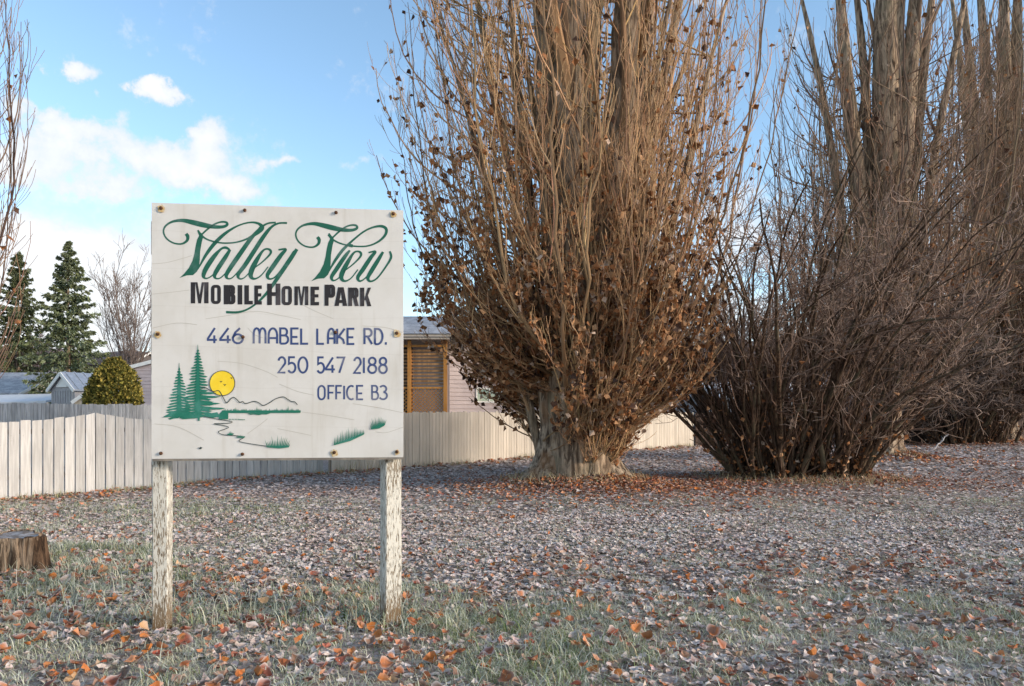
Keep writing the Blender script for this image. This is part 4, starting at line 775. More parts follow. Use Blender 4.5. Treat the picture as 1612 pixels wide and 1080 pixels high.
def bare_tree(base, H, spread, label, seed, tw, col, nst=7, trunk_r=.12, group='bare trees in the distance', cat='tree'):
    rng = np.random.default_rng(seed); c = np.array((base[0], base[1], float(gz(*base)))); root = empty('bare_tree', c, label, cat, group)
    n = nst; a = np.arange(n)*2*np.pi/n+rng.normal(size=n)*.3; K = 14; d = unit(np.column_stack((np.cos(a)*spread, np.sin(a)*spread, np.full(n, 1.0)))); p = np.tile(c+np.array((0, 0, H*.22)), (n, 1)); P = [p]
    ln = H*rng.uniform(.6, .85, n)
    for k in range(K-1): d = unit(d+np.array((0, 0, .05))+rng.normal(size=d.shape)*.05); P.append(P[-1]+d*(ln/(K-1))[:, None])
    P = np.stack(P, 1); R = trunk_r*.55*np.linspace(1, .2, K)[None]*np.ones((n, 1))
    m = MB(); T = np.linspace(0, 1, 6)[None, :, None]*np.array((0, 0, H*.26))+c; m.tubes(T, trunk_r*np.linspace(1.3, .9, 6)[None], 10); m.build('trunk', M_limb, root, smooth=True)
    m = MB(); cc = lambda k: np.array(col)*rng.uniform(.7, 1.3, (k, 1)); m.tubes(P, R, 6, cc(n))
    A, RA = grow(P, R, 8, (.1, .95), (.3, .7), (H*.12, H*.34), 9, (0, 0, .5), .07, .5, rng, .3, .3); m.tubes(A, np.maximum(RA, tw), 4, cc(len(A)))
    B, RB = grow(A, RA, 6, (.15, 1), (.3, .8), (H*.04, H*.15), 6, (0, 0, .4), .1, .5, rng, .5, .3); m.tubes(B, np.maximum(RB, tw*.8), 3, cc(len(B)))
    C3, RC = grow(B, RB, 3, (.2, 1), (.3, .8), (H*.02, H*.07), 4, (0, 0, .3), .1, .6, rng, .6, .2); m.tubes(C3, np.maximum(RC, tw*.6), 3, cc(len(C3)))
    m.build('crown', M_twig, root); return root
p = at(208, 600, 55); bare_tree(p[:2], 12.8, .26, 'bare grey tree with fine fanned twigs beside the sign, left of it', 5, .017, (.16, .125, .11), 13)
p = at(688, 600, 62); bare_tree(p[:2], 10.6, .42, 'faint bare tree top showing over the mobile home roof', 6, .02, (.2, .17, .16))
p = at(30, 600, 62); bare_tree(p[:2], 9.0, .6, 'low dark bare tree in front of the farther spruce at the left edge', 8, .03, (.10, .075, .075), 11)
p = at(1120, 600, 58); bare_tree(p[:2], 9.6, .7, 'dark bare tree behind the fences, left of the twisted shrub', 9, .03, (.13, .105, .11), 12)
p = at(1245, 600, 62); bare_tree(p[:2], 9.6, .7, 'dark bare tree far behind the middle of the twisted shrub', 10, .03, (.12, .10, .105), 12)
p = at(1500, 600, 52); bare_tree(p[:2], 9.5, .8, 'grey bare tree beyond the dark fence, right of the poplar trunk', 12, .026, (.13, .11, .115), 14)
p = at(1610, 600, 56); bare_tree(p[:2], 10.5, .8, 'grey bare tree beyond the dark fence at the right edge', 13, .028, (.13, .11, .115), 14)

M_needle = mat('spruce needles', attr=True, rough=.75, spec=.2)
def spruce(base, H, Rmax, label, seed, tone, frost):
    rng = np.random.default_rng(seed); c = np.array((base[0], base[1], float(gz(*base)))); root = empty('spruce_tree', c, label, 'tree', 'spruce trees')
    m = MB(); K = 12; m.tubes(np.linspace(0, 1, K)[None, :, None]*np.array((0, 0, H*.985))+c, (.03*H*np.linspace(1, .05, K)/1.8)[None], 9); m.build('trunk', M_limb, root, smooth=True)
    zs = []; z = .10*H
    while z < H*.985: zs.append(z); z += .034*H*(1.15-.6*z/H)
    st, dr, ln = [], [], []
    for z in zs:
        f = 1-z/H; L = Rmax*(f**.82)*(1.0 if f < .85 else 1-(f-.85)*2); k = int(6+6*f); a0 = rng.uniform(0, 7)
        for i in range(k):
            a = a0+i*2*np.pi/k+rng.normal()*.2; st.append(c+np.array((0, 0, z+rng.normal()*.1))); dr.append((np.cos(a), np.sin(a), .55-.75*f**.7)); ln.append(L*rng.uniform(.45, 1.25))
    st, dr, ln = np.array(st), unit(np.array(dr)), np.array(ln); n = len(st); K = 9; P = [st]; d = dr
    for k in range(K-1): d = unit(d+np.array((0, 0, -.06+.022*k))*1.0+rng.normal(size=d.shape)*.05); P.append(P[-1]+d*(ln/(K-1))[:, None])
    P = np.stack(P, 1); R = np.maximum(.010*ln[:, None]*np.linspace(1.4, .3, K)[None], .01); b = MB(); b.tubes(P, R, 4, np.array((.09, .065, .05))); b.build('branches', M_twig, root)
    A, RA = grow(P, R, 13, (.12, 1.0), (.4, .95), (.22*Rmax, .42*Rmax), 5, (0, 0, -.35), .08, .6, rng, .5, .72)
    rows = np.concatenate((A, )); sc_ = (np.repeat(ln, 13)/Rmax)[:, None, None]; A = A[:, :1]+(A-A[:, :1])*np.maximum(sc_, .12); mb = MB(); q = paths_at(A, int(n*13*9), rng); i = None
    N = len(q); out = q-c; out[:, 2] = 0; Y = unit(unit(out)*.7+rng.normal(size=(N, 3))*.55+np.array((0, 0, -.55))); Z = rng.normal(size=(N, 3)); X = unit(np.cross(Y, Z)); Z = np.cross(X, Y)
    cl = fbm(q[:, 0]*.9+q[:, 1]*.5, q[:, 2]*1.0, seed); g = np.array((.11, .13, .058))*tone*(.55+.9*cl[:, None])*rng.uniform(.6, 1.4, (N, 1))
    fr = (rng.uniform(size=(N, 1)) < frost)*rng.uniform(.15, .75, (N, 1)); g = g*(1-fr)+np.array((.30, .34, .27))*fr
    mb.leaves(q, X, Y, Z, H*.021*rng.uniform(.6, 1.4, N), g, None, .4, .3, True, wid=.17); mb.build('crown', M_needle, root); return root
p = at(107, 640, 42); spruce(p[:2], 1.6+270/FPX*42, 3.4, 'full frosted green spruce tree standing between the roofs and the sign', 3, 1.1, .4)
p = at(29, 640, 50); spruce(p[:2], 1.6+253/FPX*50, 3.7, 'darker spruce tree partly hidden behind shoots at the left edge', 4, .75, .18)

def cedar(base, H, R, label):
    rng = np.random.default_rng(15); c = np.array((base[0], base[1], float(gz(*base)))); root = empty('cedar_shrub', c, label, 'shrub')
    m = MB(); m.tubes(np.linspace(0, 1, 6)[None, :, None]*np.array((0, 0, H*.8))+c, np.linspace(.12, .03, 6)[None], 8); m.build('trunk', M_limb, root, smooth=True)
    N = 15000; z = rng.uniform(0.02, 1, N); a = rng.uniform(0, 2*np.pi, N); pr = np.interp(z, [0, .15, .45, .7, .88, 1.0], [.74, .95, 1.03, .9, .62, .2]); bump_ = .62+.62*fbm(np.cos(a)*2.2+9, z*5+np.sin(a)*2.2, 4, 4)
    q = pr*bump_*R*np.sqrt(rng.uniform(.5, 1.22, N)); pts = c+np.column_stack((q*np.cos(a), q*np.sin(a), z*H*(.95+.1*fbm(a*2, z*2, 9))))
    Y = unit(np.column_stack((np.cos(a)*.7, np.sin(a)*.7, np.full(N, .55)))+rng.normal(size=(N, 3))*.45); Z = rng.normal(size=(N, 3)); X = unit(np.cross(Y, Z)); Z = np.cross(X, Y)
    r = rng.uniform(size=(N, 1)); g = np.where(r < .5, np.array((.20, .175, .035)), np.where(r < .8, np.array((.36, .28, .07)), np.array((.07, .08, .022))))*rng.uniform(.6, 1.35, (N, 1))
    mb = MB(); mb.leaves(pts, X, Y, Z, .13*rng.uniform(.6, 1.4, N), g, None, .5, .4, True, .3); mb.build('foliage', M_needle, root)
p = at(180, 640, 25); cedar(p[:2], 1.6+82/FPX*25, .92, 'rounded golden green cedar shrub behind the grey fence, left of the sign')

# ---------------------------------------------------------------- stump and loose sticks
def stump():
    c = np.array((STUMP[0]-.10, STUMP[1]+.2, float(gz(*STUMP))-.03)); root = empty('tree_stump', c, 'weathered grey brown tree stump cut flat at the left edge of the lawn', 'stump')
    mb = MB(); zs = np.linspace(-.15, .40, 16); rs = np.interp(zs, [-.15, 0, .12, .3, .4], [.38, .335, .30, .285, .28]); lob = [(2, .07, 2.2), (3, .13, .2), (5, .09, 2.0), (11, .03, 0)]
    trunk_mesh(mb, c, zs, rs, lob, 88, ell=(1, .85)); mb.V[0][:, 2] += (vnoise(mb.V[0][:, 0]*5, mb.V[0][:, 1]*5, 4)-.5)*.07*(mb.V[0][:, 2] > c[2]+.36)
    mb.build('bark', bark_mat('rough stump bark', (.055, .038, .027), (.44, .33, .235), (.17, .10, .06), 22, 1.0), root, smooth=True)
    top = mb.V[0][-110:].copy(); ctr = top.mean(0); rings = [ctr+(top-ctr)*k-np.array((0, 0, .012+.02*(1-k))) for k in (.985, .7, .4, .1)]; t = MB(); i = np.arange(110); j = (i+1) % 110
    t.add(np.vstack(rings), [np.vstack([np.column_stack((l*110+j, l*110+i, (l+1)*110+i, (l+1)*110+j)) for l in range(3)]), (3*110+i).reshape(1, -1)])
    t.build('cut_face', mat('frosted cut wood', (.16, .13, .11), .9, n1=(9, (.34, .33, .34), .42, .62), n2=(40, (.07, .05, .04), .55, .7), bump=(30, .6, .01)), root)
    mb = MB(); q = c+np.array((.27, -.05, -.08)); zs = np.linspace(0, .47, 12); trunk_mesh(mb, q, zs, np.interp(zs, [0, .2, .47], [.17, .12, .085]), [(3, .2, 1), (5, .1, 0)], 91, 40); i = np.arange(40); mb.add(mb.V[0][-40:], [i.reshape(1, -1)]); mb.build('split_root', bark_mat('dark split wood', (.03, .018, .012), (.15, .09, .055), None, 18, 1.0), root, smooth=True)
stump()
def stick(a, b, r, label, seed, c=(.42, .36, .30)):
    rng = np.random.default_rng(seed); a, b = np.array(a), np.array(b); t = np.linspace(0, 1, 9)[:, None]; P = a+(b-a)*t+rng.normal(size=(9, 3))*.02; m = MB(); m.tubes(P[None], (r*np.linspace(1, .5, 9))[None], 6, np.array(c)); S, RS = grow(P[None], (r*np.linspace(1, .5, 9))[None], 4, (.3, .9), (.4, .9), (.1, .35), 5, (0, 0, .2), .1, .6, rng); m.tubes(S, RS, 4, np.array(c))
    m.build('fallen_branch', M_twig, label=label, category='branch')
p = at(917, 768, 14.0); stick(p+np.array((0, 0, .05)), at(938, 727, 14.2), .014, 'pale dead stick leaning against the foot of the large poplar', 3)
p = at(1468, 703, 29.5); stick((p[0], p[1], float(gz(p[0], p[1]))), at(1491, 684, 29.7), .03, 'bleached fallen branch sticking up beside the far right shrub', 4, (.5, .46, .44))
# ---------------------------------------------------------------- fences
def wood_fn(lo, hi, sc=26, amt=1.0):
    def fn(t, tc, vec, c, p):
        v = t.mapping(tc.outputs['Object'], (1, 1, .06)); n = t.noise(v, sc, 5, .6, .3); k = t.noise(tc.outputs['Object'], 14, 5, .7); b = t.noise(tc.outputs['Object'], 1.1, 3, .5)
        a = t.node('ShaderNodeAttribute', attribute_name='Col')
        c = t.mix(t.ramp(n.outputs[0], .35, .66), lo, hi); c = t.mix(t.m('MULTIPLY', t.ramp(k.outputs[0], .66, .74), .5*amt), c, (.16, .14, .125)); c = t.mix(t.m('MULTIPLY', t.ramp(b.outputs[0], .45, .7), .35), c, tuple(x*.78 for x in lo))
        mx = t.node('ShaderNodeMix', data_type='RGBA', blend_type='MULTIPLY'); mx.inputs[0].default_value = 1; t.put(mx.inputs[6], c); t.put(mx.inputs[7], a.outputs['Color']); return mx.outputs[2]
    return fn
M_white = mat('white washed fence boards', rough=.85, fn=wood_fn((.41, .40, .395), (.55, .54, .53)), bump=(45, .25, .004))
M_beige = mat('cream painted fence boards', rough=.85, fn=wood_fn((.54, .48, .41), (.62, .56, .485), 26, .5), bump=(45, .2, .004))
M_grey = mat('weathered grey fence boards', rough=.9, fn=wood_fn((.30, .30, .305), (.52, .51, .51)))
M_dark = mat('dark stained fence boards', rough=.9, fn=wood_fn((.055, .038, .032), (.14, .095, .075)))
def fence(name, A, B, bw, gap, topf, label, mt, seed, sect=2.6, thick=.025, ground=True, rail=True, zb0=0.0, post_h=None):
    rng = np.random.default_rng(seed); A = np.array(A); B = np.array(B); Lt = np.linalg.norm(B-A); e = (B-A)/Lt; ang = math.atan2(e[1], e[0]); nrm = np.array((e[1], -e[0]))
    root = empty(name, (A[0], A[1], 0), label, 'fence', rz=ang); R = rotz(ang); O = np.array((A[0], A[1], 0))
    ns = max(1, int(round(Lt/sect))); sl_ = Lt/ns
    for s in range(ns):
        mb = MB(); n = int(round(sl_/(bw+gap))); w = sl_/n
        for k in range(n):
            x0 = s*sl_+k*w+gap/2; x1 = x0+w-gap; xm = (x0+x1)/2; g = A+e*xm; zb = float(gz(g[0], g[1]))-.08; f0, f1 = (k)/n, (k+1)/n
            t0, t1 = topf(s, f0), topf(s, f1); j = rng.normal()*.012; dy = rng.normal()*.003; c = np.array((1, 1, 1))*rng.uniform(.82, 1.07)
            v = np.array([(x0, dy, zb), (x1, dy, zb), (x1, dy+thick, zb), (x0, dy+thick, zb), (x0, dy, t0+j), (x1, dy, t1+j), (x1, dy+thick, t1+j), (x0, dy+thick, t0+j)])
            mb.add(v@R.T+O, np.array([(0,3,2,1),(4,5,6,7),(0,1,5,4),(1,2,6,5),(2,3,7,6),(3,0,4,7)]), c)
        mb.build('board_panel', mt, root)
    if rail:
        for zr in (.35, 1.2):
            mb = MB(); mb.box((0, thick+.008, zr), (Lt, thick+.045, zr+.09), R=R, off=O, col=(.55, .5, .46)); mb.build('rail', mt, root)
    for s in range(ns+1):
        mb = MB(); x = min(max(s*sl_, .05), Lt-.05); ph = post_h if post_h else topf(min(s, ns-1), 0 if s < ns else 1)-.1; mb.box((x-.045, thick+.047, -.3), (x+.045, thick+.137, ph), R=R, off=O, col=(.6, .55, .5)); mb.build('fence_post', mt, root)
    return root
scallop = lambda s, f: 1.615-.17*math.sin(math.pi*min(1, max(0, f)))**.8
# section joints line up with the raised board left of the sign
j0 = gp(113, 777); sj = np.linalg.norm(j0-FA0)
nb = math.floor(sj/2.62); A0 = j0-fdir*2.62*nb; L1 = np.linalg.norm(FB-A0); nsec = round(L1/2.62)
fence('board_fence', A0, A0+fdir*L1, .168, .022, scallop, 'white washed board fence with scalloped top behind the sign, on the left', M_white, 2, L1/nsec)
e2 = (FD-FB)/np.linalg.norm(FD-FB)
fence('board_fence', FB-e2*.02, FD, .122, .010, lambda s, f: 1.625-.0*f, 'straight topped cream board fence running behind the large poplar', M_beige, 3, 2.44)
fence('board_fence', FD+np.array((.12, .15)), np.array((48., 40.)), .15, .006, lambda s, f: 1.62, 'dark brown board fence far behind the shrubs on the right', M_dark, 4, 2.44)
a, b = at(-260, 640, 17.5)[:2], at(420, 640, 26.0)[:2]
fence('board_fence', a, b, .098, .008, lambda s, f: 1.86+.03*f, 'weathered grey picket fence showing over the white fence', M_grey, 5, 2.44, rail=True)

# ---------------------------------------------------------------- homes and sheds
def siding_fn(lo, hi, pitch):
    def fn(t, tc, vec, c, p):
        n = t.noise(tc.outputs['Object'], 2.2, 4, .55); return t.mix(t.ramp(n.outputs[0], .35, .7), lo, hi)
    return fn
M_pink = mat('pinkish vinyl siding', rough=.6, fn=siding_fn((.45, .375, .375), (.52, .435, .43), .2))
M_fascia = mat('beige eaves trim', (.52, .45, .38), .6, n1=(4, (.45, .39, .33), .4, .7))
def shingle_fn(t, tc, vec, c, p):
    br = t.node('ShaderNodeTexBrick'); t.put(br.inputs['Vector'], tc.outputs['UV']); n = t.noise(tc.outputs['Object'], 3, 5, .6); f = t.noise(tc.outputs['Object'], 30, 3, .7)
    c = t.mix(t.ramp(f.outputs[0], .35, .65), (.19, .195, .215), (.38, .385, .41)); return t.mix(t.m('MULTIPLY', t.ramp(n.outputs[0], .4, .65), .55), c, (.52, .525, .55))
M_shingle = mat('frosted grey shingles', rough=.85, fn=shingle_fn, bump=(25, .5, .02))
M_orange = mat('orange brown stained timber', rough=.6, fn=wood_fn((.46, .20, .045), (.60, .29, .08), 20, .3))
M_louvre = mat('brown louvre slats', rough=.65, fn=wood_fn((.28, .14, .055), (.52, .29, .13), 9, .5))
M_glass = mat('window glass', (.16, .30, .29), .06, spec=.6)
M_trim = mat('white window trim', (.72, .71, .68), .5)
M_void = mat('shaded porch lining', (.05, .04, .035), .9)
M_metalroof = mat('ribbed metal roofing', (.40, .43, .47), .35, metal=.5, n1=(4, (.5, .52, .57), .4, .7))
M_shedwall = mat('grey shed siding', (.34, .33, .34), .7, n1=(3, (.40, .39, .39), .4, .7))
M_buff = mat('buff shed siding', (.52, .45, .35), .7, n1=(3, (.46, .40, .32), .4, .7))
M_whiteroof = mat('frosted pale roof', (.58, .59, .61), .7, n1=(3, (.66, .66, .68), .4, .7), bump=(20, .3, .01))
def lap_siding(mb, a, b, z0, z1, pitch, off=.012, proud=.034):
    """lapped boards between ground points a and b, each course leaning out at the bottom"""
    a = np.array(a); b = np.array(b); e = (b-a)/np.linalg.norm(b-a); n = np.array((e[1], -e[0])); z = z0
    while z < z1-1e-6:
        zt = min(z+pitch, z1); q = lambda p, o, zz: (p[0]+n[0]*o, p[1]+n[1]*o, zz)
        mb.add(np.array([q(a, proud, z), q(b, proud, z), q(b, .004, zt), q(a, .004, zt), q(a, 0, z), q(b, 0, z)]), [np.array([(0, 1, 2, 3), (4, 5, 1, 0)])]); z = zt
def home_right():
    a, b = at(704, 650, 24.2)[:2], at(900, 650, 27.6)[:2]; zt = 1.6+118/FPX*24.2
    root = empty('mobile_home', (a[0], a[1], 0), 'pink sided mobile home with timber porch screen behind the cream fence', 'house')
    e = (b-a)/np.linalg.norm(b-a); n = np.array((e[1], -e[0])); bk = -n*4.6
    mb = MB(); lap_siding(mb, a, b, .3, zt, .145)
    q = lambda p, z: (p[0], p[1], z)
    c, d = b+bk, a+bk
    mb.add(np.array([q(b, .3), q(c, .3), q(c, zt), q(b, zt), q(d, .3), q(d, zt), q(a, .3), q(a, zt)]), [np.array([(0, 1, 2, 3), (1, 4, 5, 2), (4, 6, 7, 5)])])
    mb.build('wall', M_pink, root)
    t = MB(); t.beam((*(a+n*.03), .3), (*(a+n*.03), zt), .14, .06); t.build('corner_trim', M_pink, root)
    # porch: from the house corner to the left, facing the viewer
    yp = 23.6; X = lambda px: (px-806)*yp/FPX; Zy = lambda py: EYE+(HOR-py)*yp/FPX
    x0, x1 = X(545), X(706)
    f = MB(); f.box((x0-.3, yp-.42, Zy(536)), (X(713), yp-.30, Zy(528))); f.box((x0-.3, yp-.298, Zy(536)+.01), (X(713), yp+3.0, Zy(533)), col=(.7, .7, .7)); f.build('fascia', M_fascia, root)
    # roof: hip rising behind the fascia, ridge toward the back
    r = MB(); yk = yp+3.2; zk = EYE+(HOR-498)*yk/FPX; e0 = (x0-.35, yp-.46, Zy(528)+.01); e1 = (X(716), yp-.46, Zy(528)+.01); k0 = (x0-.35, yk, zk); k1 = ((690-806)*yk/FPX, yk, zk); 
    ev = at(905, 650, 27.0); ev = (float(b[0]+n[0]*.4), float(b[1]+n[1]*.4), zt+.22); k2 = (float(b[0]+bk[0]*.5), float(b[1]+bk[1]*.5), zk)
    V = np.array([e0, e1, k1, k0, ev, k2, (float(c[0]), float(c[1]), zt+.2), (x0-.35, yk+3, zt+.2)])
    r.add(V, [np.array([(0, 1, 2, 3), (1, 4, 5, 2), (2, 5, 6, 7)]), np.array([(3, 2, 7)])]); dn = V-np.array((0, 0, .1)); r.add(dn, [np.array([(3, 2, 1, 0), (2, 5, 4, 1)])]); r.build('roof', M_shingle, root)
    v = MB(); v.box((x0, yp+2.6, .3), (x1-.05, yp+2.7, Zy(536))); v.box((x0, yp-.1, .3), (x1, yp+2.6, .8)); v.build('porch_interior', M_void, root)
    for pxa, pxb in ((642, 647.5), (698.5, 704), (590, 595), (545, 550)):
        p_ = MB(); p_.box((X(pxa), yp-.09, .3), (X(pxb), yp+.03, Zy(536))); p_.build('porch_post', M_orange, root)
    h = MB(); h.box((X(550), yp-.06, Zy(546.5)), (X(698.5), yp+.0, Zy(543))); h.box((X(550), yp-.06, Zy(612)), (X(698.5), yp+.0, Zy(609))); h.build('porch_rail', M_orange, root)
    for pa, pb in ((550, 590), (595, 642), (647.5, 698.5)):
        l = MB(); ns = 11
        for i in range(ns):
            y = 550+58.5*i/ns; l.beam((X(pa), yp-.02+.03*(i % 2), Zy(y+2.2)), (X(pb), yp-.02+.03*(i % 2), Zy(y+2.0+.5*math.sin(i*3.1))), .02, .068+.010*math.sin(i*2.3), col=np.array((1, 1, 1))*(.75+.3*((i*37) % 10)/10))
        l.build('louvre_panel', M_louvre, root)
        g = MB(); zA, zB = .75, Zy(612); W = X(pb)-X(pa); st = .125; k = -int((zB-zA)/st)-1
        while k*st < W:
            for sgn, yy in ((1, 0), (-1, .012)):
                xa = k*st if sgn > 0 else k*st+(zB-zA); u0 = xa; u1 = xa+sgn*(zB-zA); za, zb_ = zA, zB
                lo, hi = min(u0, u1), max(u0, u1)
                if hi <= 0 or lo >= W: continue
                P0, P1 = np.array((u0, za)), np.array((u1, zb_)); d_ = P1-P0; ts = sorted((-P0[0]/d_[0], (W-P0[0])/d_[0])); t0, t1 = max(0, ts[0]), min(1, ts[1])
                if t1-t0 < .03: continue
                A_, B_ = P0+d_*t0, P0+d_*t1; g.beam((X(pa)+A_[0], yp-.02+yy, A_[1]), (X(pa)+B_[0], yp-.02+yy, B_[1]), .010, .026)
            k += 1
        g.build('lattice_panel', M_orange, root)
    # window half hidden by the poplar's left fringe
    def wpt(px, py): # on the wall plane
        u = (px-806)/FPX; s = (a[0]-u*a[1])/(u*e[1]-e[0]); P = a+e*s; return s, EYE+(HOR-py)*P[1]/FPX
    s0, zA = wpt(748, 634); s1, zB = wpt(790, 611)
    w = MB(); fr = .06; Q = lambda s, o, z: (a[0]+e[0]*s+n[0]*o, a[1]+e[1]*s+n[1]*o, z)
    for (u0, u1, v0, v1) in ((s0, s1, zA, zA+fr), (s0, s1, zB-fr, zB), (s0, s0+fr, zA+fr, zB-fr), (s1-fr, s1, zA+fr, zB-fr), ((s0+s1)/2-.025, (s0+s1)/2+.025, zA+fr, zB-fr)):
        V = [Q(u, o, z) for o in (.024, .06) for u, z in ((u0, v0), (u1, v0), (u1, v1), (u0, v1))]
        w.add(np.array(V), np.array([(4,5,6,7),(0,1,5,4),(1,2,6,5),(2,3,7,6),(3,0,4,7)]))
    wf = w.build('window', M_trim, root); gl = MB(); gl.add(np.array([Q(s0+fr, .035, zA+fr), Q(s1-fr, .035, zA+fr), Q(s1-fr, .035, zB-fr), Q(s0+fr, .035, zB-fr)]), np.array([(0, 1, 2, 3)])); gl.build('pane', M_glass, wf)
home_right()
def gable(name, label, cat, base, rz, W, D, hw, hr, walls, roofm, over=.25, rib=0, skirt=None, lap=None, ridge_along='y', trim=M_trim):
    """simple gabled building: W across the gable end (local x), D deep (local y), eaves hw, ridge hr"""
    root = empty(name, (base[0], base[1], 0), label, cat, rz=rz); R = rotz(rz); O = np.array((base[0], base[1], 0)); L = lambda v: np.array(v, float)@R.T+O
    mb = MB(); h = W/2; mb.add(L([(-h, 0, 0), (h, 0, 0), (h, D, 0), (-h, D, 0), (-h, 0, hw), (h, 0, hw), (h, D, hw), (-h, D, hw), (0, 0, hr), (0, D, hr)]), [np.array([(1, 2, 6, 5), (3, 0, 4, 7)]), np.array([(0, 1, 5, 8, 4), (2, 3, 7, 9, 6)])]); mb.build('wall', walls, root)
    if lap:
        s = MB(); p0, p1, p2 = L([(-h, -.0, 0), (h, 0, 0), (h, D, 0)])
        z = 0
        for A_, B_ in ((p0, p1), (p1, p2)): lap_siding(s, A_[:2], B_[:2], .2, hw, lap, proud=.03)
        s.build('siding', walls, root)
    r = MB(); sl2 = (hr-hw)/h; o = over; th = .09
    for sg in (-1, 1):
        a_, b_, c_, d_ = (0, -o, hr+.03), (0, D+o, hr+.03), (sg*(h+o), D+o, hw-sl2*o+.03), (sg*(h+o), -o, hw-sl2*o+.03); V = np.array([a_, b_, c_, d_]); V = np.vstack((V, V+np.array((0, 0, th))))
        r.add(L(V), [np.array([(0,1,2,3),(7,6,5,4),(0,4,5,1),(1,5,6,2),(2,6,7,3),(3,7,4,0)])])
        for i in range(rib):
            y = -o+(D+2*o)*(i+.5)/rib; r.beam(L([(sg*.02, y, hr+.03+th+.02)])[0], L([(sg*(h+o), y, hw-sl2*o+.03+th+.02)])[0], .05, .04)
    r.build('roof', roofm, root)
    t = MB()
    for sg in (-1, 1): t.beam(L([(0, -o-.02, hr+.03)])[0], L([(sg*(h+o), -o-.02, hw-sl2*o+.03)])[0], .05, .16)
    t.build('barge_board', trim, root)
    return root, L
# small grey shed with ribbed metal roof
p = at(99, 650, 36); sh_, L = gable('garden_shed', 'small grey shed with ribbed metal gable roof left of the cedar shrub', 'shed', p[:2], math.radians(-22), 1.75, 3.2, EYE+(HOR-613)*36/FPX, EYE+(HOR-589)*36/FPX, M_shedwall, M_metalroof, .14, 7)
v = MB(); [v.box((x-.012, -.03, .2), (x+.012, -.002, 2.75), R=rotz(math.radians(-22)), off=(p[0], p[1], 0)) for x in np.linspace(-.75, .75, 9)]; v.build('siding_batten', M_shedwall, sh_)
tv = MB(); A = L([(-.42, -.05, 2.95), (.42, -.05, 2.95), (0, -.05, 3.38)]); tv.add(A, [np.array([(0, 1, 2)])]); tv.beam(A[0], A[1], .03, .05); tv.beam(A[1], A[2], .03, .05); tv.beam(A[2], A[0], .03, .05); tv.build('gable_vent', M_trim, sh_)
# low house with frosted shingle roof at the left edge, its eave toward the viewer
p = at(-60, 650, 41); gable('house', 'low house with frosted shingle roof at the left edge', 'house', at(84, 650, 45)[:2]+np.array((-.9, 1.0)), math.radians(90), 6.2, 14, EYE+(HOR-617)*42/FPX, EYE+(HOR-588)*45/FPX, M_buff, M_shingle, .45)
lt = empty('lean_to', (*at(20, 650, 37.0)[:2], 0), 'low white roofed lean to below the shingle roof at the left edge', 'shed')
b = MB(); q0, q1 = at(-140, 650, 37)[:2], at(73, 650, 37.2)[:2]; b.box((q0[0], 37.3, 0), (q1[0], 39.5, 1.95)); b.build('wall', M_buff, lt)
b = MB(); b.add(np.array([(q0[0]-.3, 37.0, 1.92), (q1[0]+.1, 37.0, 2.12), (q1[0]+.1, 40.0, 2.62), (q0[0]-.3, 40.0, 2.45), (q0[0]-.3, 37.0, 2.02), (q1[0]+.1, 37.0, 2.24), (q1[0]+.1, 40.0, 2.74), (q0[0]-.3, 40.0, 2.57)]), np.array([(0,3,2,1),(4,5,6,7),(0,1,5,4),(1,2,6,5),(2,3,7,6),(3,0,4,7)])); b.build('roof', M_whiteroof, lt)
# pink home left of the sign
p = at(262, 650, 33); gable('mobile_home', 'pink sided mobile home with pale frosted roof just left of the sign', 'house', at(254, 650, 32.5)[:2], math.radians(8), 2.9, 9, EYE+(HOR-581)*32.5/FPX, EYE+(HOR-567)*32.5/FPX, M_pink, M_whiteroof, .12, lap=.16)
# buff shed between grey shed and cedar
p = at(134, 650, 33); gable('garden_shed', 'buff walled shed peeping out between the grey shed and the cedar shrub', 'shed', p[:2], 0, 1.0, 2, 2.1, 2.45, M_buff, M_whiteroof, .08)
# dark distant house and pale home behind the shrubs
p = at(232, 650, 70); gable('house', 'dark distant house just left of the sign behind the bare tree', 'house', p[:2], math.radians(80), 5, 8, EYE+(HOR-575)*70/FPX, EYE+(HOR-556)*70/FPX, mat('dark house siding', (.10, .09, .09), .8), mat('dark house roof', (.09, .08, .085), .9), .3)
p = at(1195, 650, 45); gable('mobile_home', 'white mobile home glimpsed through the twisted shrub', 'house', at(1290, 650, 44)[:2], math.radians(88), 4.2, 7.5, 2.5, 3.4, mat('white home siding', (.62, .61, .62), .6, n1=(2, (.55, .54, .56), .4, .7)), M_whiteroof, .25, lap=.2)
p = at(1075, 650, 42); gable('house', 'grey roofed house glimpsed right of the large poplar', 'house', at(1085, 650, 46)[:2], math.radians(86), 5, 6, 2.7, 4.0, M_shedwall, M_shingle, .3)

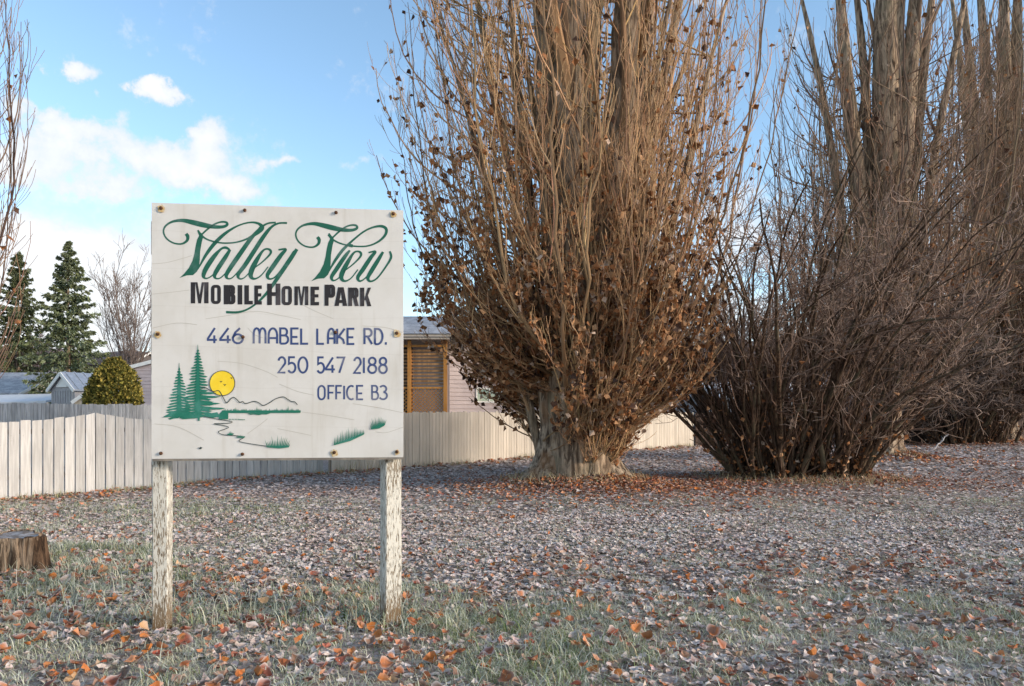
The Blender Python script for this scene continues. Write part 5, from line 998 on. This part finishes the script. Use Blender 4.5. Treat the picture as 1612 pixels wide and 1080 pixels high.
# ---------------------------------------------------------------- hills and far woods
def hills():
    M = mat('distant brushy hillside', rough=.95, n1=(.06, (.15, .115, .10), .4, .62), n2=(.5, (.06, .05, .055), .5, .66, .8), base=(.20, .165, .155))
    b = MB(); n, k = 220, 14; a = np.linspace(-1.25, 1.25, n); V = []
    for j in range(k):
        f = j/(k-1); d = 150+200*f
        el = np.interp(a, [-1.25, -.75, -.5, -.2, .1, .25, .38, .6, 1.25], [.10, .085, .085, .06, .06, .09, .11, .125, .14])+.014*(fbm(a*9, a*0, 5)-.5)+.006*(fbm(a*45, a*0+f, 8)-.5)
        z = -1+np.tan(el)*350*(f**.8); V.append(np.column_stack((d*np.sin(a), d*np.cos(a), z+2.0*(fbm(a*30, f*9+a*0, 11)-.5)*f)))
    i = np.arange(n*k).reshape(k, n); b.add(np.vstack(V), np.stack((i[:-1, :-1], i[:-1, 1:], i[1:, 1:], i[1:, :-1]), -1).reshape(-1, 4)); b.build('hills', M, smooth=True, kind='structure')
    # a belt of bare thicket beyond the homes on the right, too tangled to count
    rng = np.random.default_rng(77); N = 5200; x = rng.uniform(14, 62, N); y = 50+rng.uniform(0, 16, N)+.1*x; H = rng.uniform(2.5, 8.5, N)*(.75+.5*vnoise(x*.25, y*0, 3)); K = 8
    d = unit(np.column_stack((rng.normal(size=N)*.28, rng.normal(size=N)*.2, np.ones(N)))); P = [np.column_stack((x, y, gz(x, y)))]
    for q in range(K-1): d = unit(d+rng.normal(size=d.shape)*.12); P.append(P[-1]+d*(H/(K-1))[:, None])
    P = np.stack(P, 1); R = .035*np.linspace(1, .3, K)[None]*np.ones((N, 1)); m = MB(); col = np.array((.125, .105, .11))*rng.uniform(.6, 1.4, (N, 1)); m.tubes(P, R, 3, col)
    A, RA = grow(P, R, 5, (.3, 1), (.3, .9), (.5, 1.6), 5, (0, 0, .3), .15, .7, rng, .5, .3); m.tubes(A, np.maximum(RA, .012), 3, np.array((.15, .13, .138))*rng.uniform(.6, 1.4, (len(A), 1)))
    m.build('far_woods', M_twig, kind='stuff', label='grey brown bare thicket along the far right background', category='woods')
hills()
